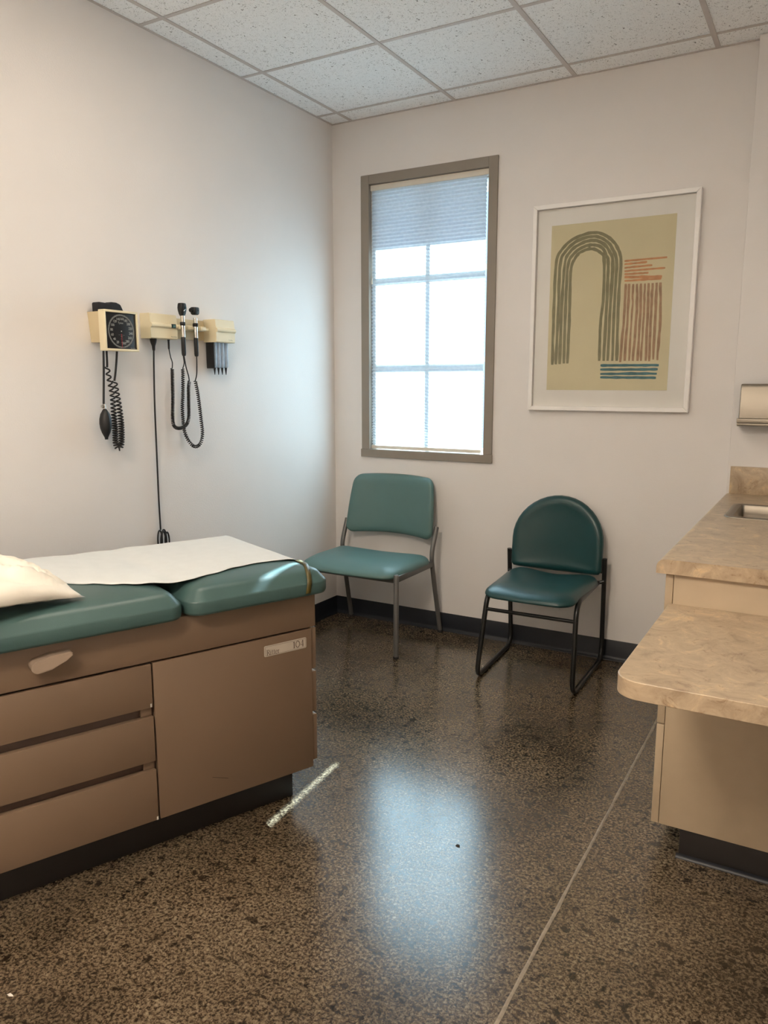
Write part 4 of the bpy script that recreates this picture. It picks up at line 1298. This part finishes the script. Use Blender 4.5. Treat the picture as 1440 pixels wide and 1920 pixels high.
scope('otoscope', 'shorter scope with a squat black head nearer the speculum box', 0.085, -1.205, 1.686, 'oto',
      ([(0.085, -1.205, 1.482), (0.07, -1.190, 1.44), (0.055, -1.178, 1.40), (0.05, -1.183, 1.373)],
       [(0.05, -1.183, 1.373), (0.05, -1.172, 1.33), (0.05, -1.163, 1.27), (0.05, -1.155, 1.20), (0.05, -1.150, 1.14), (0.05, -1.162, 1.100), (0.05, -1.190, 1.084), (0.05, -1.218, 1.092), (0.042, -1.236, 1.120), (0.030, -1.243, 1.165), (0.027, -1.245, 1.25), (0.029, -1.240, 1.32), (0.030, -1.236, 1.40), (0.030, -1.236, 1.425)],
       [(0.030, -1.236, 1.425), (0.032, -1.228, 1.45), (0.031, -1.230, 1.48), (0.030, -1.230, 1.514)]))

# ------------------------------------------------------------------ speculum dispenser
sd = empty('speculum_dispenser', (0, -1.0, 1.60))
tag(sd, 'beige speculum dispenser box with frosted blue tubes underneath', 'dispenser')
S = lambda p: (p[0], p[1] + 1.0, p[2] - 1.60)
m = MB().prism([(p[0], p[1] - 1.60) for p in front_profile(0.078)], 'y', -1.066 + 1.0, -0.941 + 1.0)
sb = m.build('dispenser_box', 'beige_hi', sd, angle=30)
m = MB(); put_text(m, 'WelchAllyn', 0.0058, (0.0775, -0.972 + 1.0, 1.558 - 1.6), (0, 1, 0), (0, 0, 1)); m.build('maker_lettering', 'ink_green', sb, smooth=False, recalc=False)
MB().bbox(0.012, 0.058, -1.066 + 1.0, -1.060 + 1.0, 1.430 - 1.6, 1.548 - 1.6, 0.002, 2).build('tube_side', 'rubber', sd)
MB().bbox(0.010, 0.016, -1.060 + 1.0, -0.956 + 1.0, 1.434 - 1.6, 1.548 - 1.6, 0.002, 2).build('tube_back', 'specula', sd)
for k in range(4):
    y = -1.044 + k * 0.0252
    tb = MB().lathe([(0.0085, 1.434 - 1.6), (0.0122, 1.440 - 1.6), (0.0122, 1.548 - 1.6)], (0.040, y + 1.0, 0), 'z', 14).build('specula_tube', 'specula', sd, angle=50)
    MB().lathe([(0.0015, 1.402 - 1.6), (0.003, 1.412 - 1.6), (0.006, 1.434 - 1.6), (0.0085, 1.438 - 1.6)], (0.040, y + 1.0, 0), 'z', 12).build('speculum_tip', 'rubber', tb, angle=50)

# ------------------------------------------------------------------ sink counter
CX, CZ = 2.113, 0.884       # nosing, top height
CY1 = YB - 0.001            # meets the alcove wall
CY0 = -1.576
XW = XR - 0.001
ct = MB()
sx0, sx1_, sy0, sy1 = 2.215, 2.60, -0.735, -0.425
T_ = 0.040
def cprof():
    r = 0.022
    pts = [(CX + 0.0, CZ - T_), (CX + 0.0, CZ - r)]
    for k in range(1, 9):
        a = math.radians(180 - 90 * k / 8)
        pts.append((CX + r + r * math.cos(a), CZ - r + r * math.sin(a)))
    return pts
ct.prism(cprof() + [(sx0, CZ), (sx0, CZ - T_)], 'y', CY0, CY1)
ct.box(sx0, sx1_, CY0, sy0, CZ - T_, CZ)
ct.box(sx0, sx1_, sy1, CY1, CZ - T_, CZ)
ct.box(sx1_, XW, CY0, CY1, CZ - T_, CZ)
cto = ct.build('countertop', 'laminate', None, angle=50)
tag(cto, 'higher tan stone-patterned countertop holding the steel sink', 'countertop')
box('end_splash', 'laminate', cto, 2.133, XW, YB - 0.020, YB - 0.001, CZ, CZ + 0.120, 0.0015)
box('wall_splash', 'laminate', cto, XW - 0.019, XW, CY0, YB - 0.020, CZ, CZ + 0.120, 0.0015)
# sink
sk = MB()
ol = resample(rrect(2.186, 2.622, -0.765, -0.400, 0.045, 7), 0.03)
lay = [(0.0, CZ + 0.0005), (0.001, CZ + 0.0035), (0.006, CZ + 0.0050), (0.018, CZ + 0.0048), (0.022, CZ + 0.0035), (0.031, CZ + 0.003), (0.034, CZ - 0.003), (0.037, CZ - 0.03), (0.042, CZ - 0.12), (0.055, CZ - 0.145), (0.08, CZ - 0.152)]
sk.loft(ol, lay, 4, -0.004, cap_bottom=False)
sko = sk.build('sink', 'steel', None, angle=60)
tag(sko, 'stainless steel drop-in sink in the higher countertop', 'sink')
MB().lathe([(0.042, 0), (0.044, 0.002), (0.036, 0.004), (0.02, 0.002)], (2.405, -0.58, CZ - 0.1555), 'z', 24).build('drain', 'chrome', sko)

# base cabinet under it, fronts facing the room
bc = empty('base_cabinet', (2.45, -0.8, 0))
tag(bc, 'tan laminate base cabinet under the sink counter', 'cabinet')
def cb(name, m, x0, x1, y0, y1, z0, z1, bev=0.0015, parent=bc):
    return MB().bbox(x0 - 2.45, x1 - 2.45, y0 + 0.8, y1 + 0.8, z0, z1, bev, 2).build(name, m, parent)
CE = -1.556
cb('end_panel', 'cabinet', 2.158, XW - 0.002, CE, CE + 0.018, 0.092, CZ - T_ - 0.001)
cb('cabinet_shell', 'cabinet_gap', 2.159, 2.175, CE + 0.018, YB - 0.004, 0.095, CZ - T_ - 0.002)
cb('cabinet_floor', 'cabinet', 2.175, XW - 0.002, CE + 0.018, YB - 0.004, 0.092, 0.11)
kk = cb('toe_kick', 'kick', 2.216, XW - 0.002, CE + 0.012, YB - 0.004, 0.0, 0.0925)
MB().prism([(-(-CE - 0.012), 0.0), (-(-CE - 0.012), 0.010), (CE + 0.006, 0.008), (CE - 0.002, 0.002), (CE - 0.002, 0.0)], 'x', 2.210 - 2.45, XW - 0.01 - 2.45).map(lambda x, y, z: (x, y + 0.8, z)).build('kick_toe', 'baseboard', kk, angle=60)
n_col = 3
wcol = (-(CE) + YB - 0.006) / n_col
for k in range(n_col):
    y0 = CE + 0.001 + k * wcol
    y1 = CE + wcol * (k + 1) - 0.003
    for nm, z0, z1 in (('drawer', 0.690, 0.838), ('drawer', 0.4005, 0.687), ('drawer', 0.092, 0.3965)) if k == 0 else (('drawer', 0.690, 0.838), ('door', 0.092, 0.687)):
        dd = cb(nm, 'cabinet', 2.136, 2.1565, y0, y1, z0, z1)
        zc = (z0 + z1) / 2 if nm == 'drawer' else z1 - 0.1

# lower writing surface against the cabinet end
DZ = 0.757
DY0, DY1 = -2.195, CE - 0.0015
ol = [(XW, DY0), (XW, DY1), (2.149, DY1)]
r = 0.055
for k in range(11):
    a = math.radians(180 + 90 * k / 10)
    ol.append((2.149 + r + r * math.cos(a), DY0 + r + r * math.sin(a)))
dk = MB().prism(ol, 'z', DZ - 0.040, DZ)
dko = dk.build('desk_top', 'laminate', None, angle=30)
bv = dko.modifiers.new('edge', 'BEVEL'); bv.width = 0.0018; bv.segments = 2; bv.limit_method = 'ANGLE'
tag(dko, 'lower tan stone-patterned desk top with a rounded front corner', 'desk')

# towel dispenser on the alcove wall
td = empty('towel_dispenser', (2.29, YB, 1.18))
tag(td, 'brushed steel paper towel dispenser above the sink', 'dispenser')
def tb_(name, m, x0, x1, y0, y1, z0, z1, bev=0.003, parent=td):
    return MB().bbox(x0 - 2.29, x1 - 2.29, y0 - YB, y1 - YB, z0 - 1.18, z1 - 1.18, bev, 3).build(name, m, parent)
hb = MB()
pts = [(YB - 0.001, 1.195), (YB - 0.098, 1.215), (YB - 0.094, 1.345), (YB - 0.088, 1.357), (YB - 0.078, 1.361), (YB - 0.001, 1.361)]
hb.prism([(p[0] - YB, p[1] - 1.18) for p in pts], 'x', 2.157 - 2.29, 2.44 - 2.29)
o = hb.build('dispenser_cover', 'steel', td, angle=30)
bv = o.modifiers.new('edge', 'BEVEL'); bv.width = 0.003; bv.segments = 2; bv.limit_method = 'ANGLE'
tb_('lower_band', 'steel', 2.151, 2.446, YB - 0.106, YB - 0.001, 1.197, 1.216, 0.002)
tb_('lower_lip', 'steel', 2.152, 2.445, YB - 0.103, YB - 0.094, 1.186, 1.1965, 0.002)
tb_('lip_side', 'steel', 2.152, 2.162, YB - 0.095, YB - 0.004, 1.183, 1.1965, 0.002)
tb_('towel_slot', 'kick', 2.165, 2.432, YB - 0.092, YB - 0.006, 1.187, 1.1965, 0.001)

# ------------------------------------------------------------------ bits on the floor
m = MB().add([(-0.006, -0.003, 0.0006), (0.002, -0.006, 0.001), (0.008, -0.001, 0.003), (0.003, 0.007, 0.0012), (-0.004, 0.005, 0.0022), (0.0, 0.0, 0.004)],
             [(0, 1, 5), (1, 2, 5), (2, 3, 5), (3, 4, 5), (4, 0, 5), (4, 3, 2, 1, 0)])
o = m.build('leaf_scrap', 'debris', None, smooth=False, loc=(1.638, -1.822, 0.0))
tag(o, 'small dark leaf scrap on the floor in the window reflection', 'debris')
m = MB().add([(-0.009, -0.003, 0.0005), (0.0, -0.004, 0.0008), (0.009, 0.001, 0.0006), (0.003, 0.003, 0.0012), (-0.004, 0.002, 0.003)],
             [(0, 1, 4), (1, 2, 3), (1, 3, 4), (0, 4, 3, 2, 1)])
o = m.build('paper_flake', 'flake', None, smooth=False, loc=(1.004, -2.846, 0.0))
tag(o, 'tiny white flake on the floor near the exam table', 'debris')
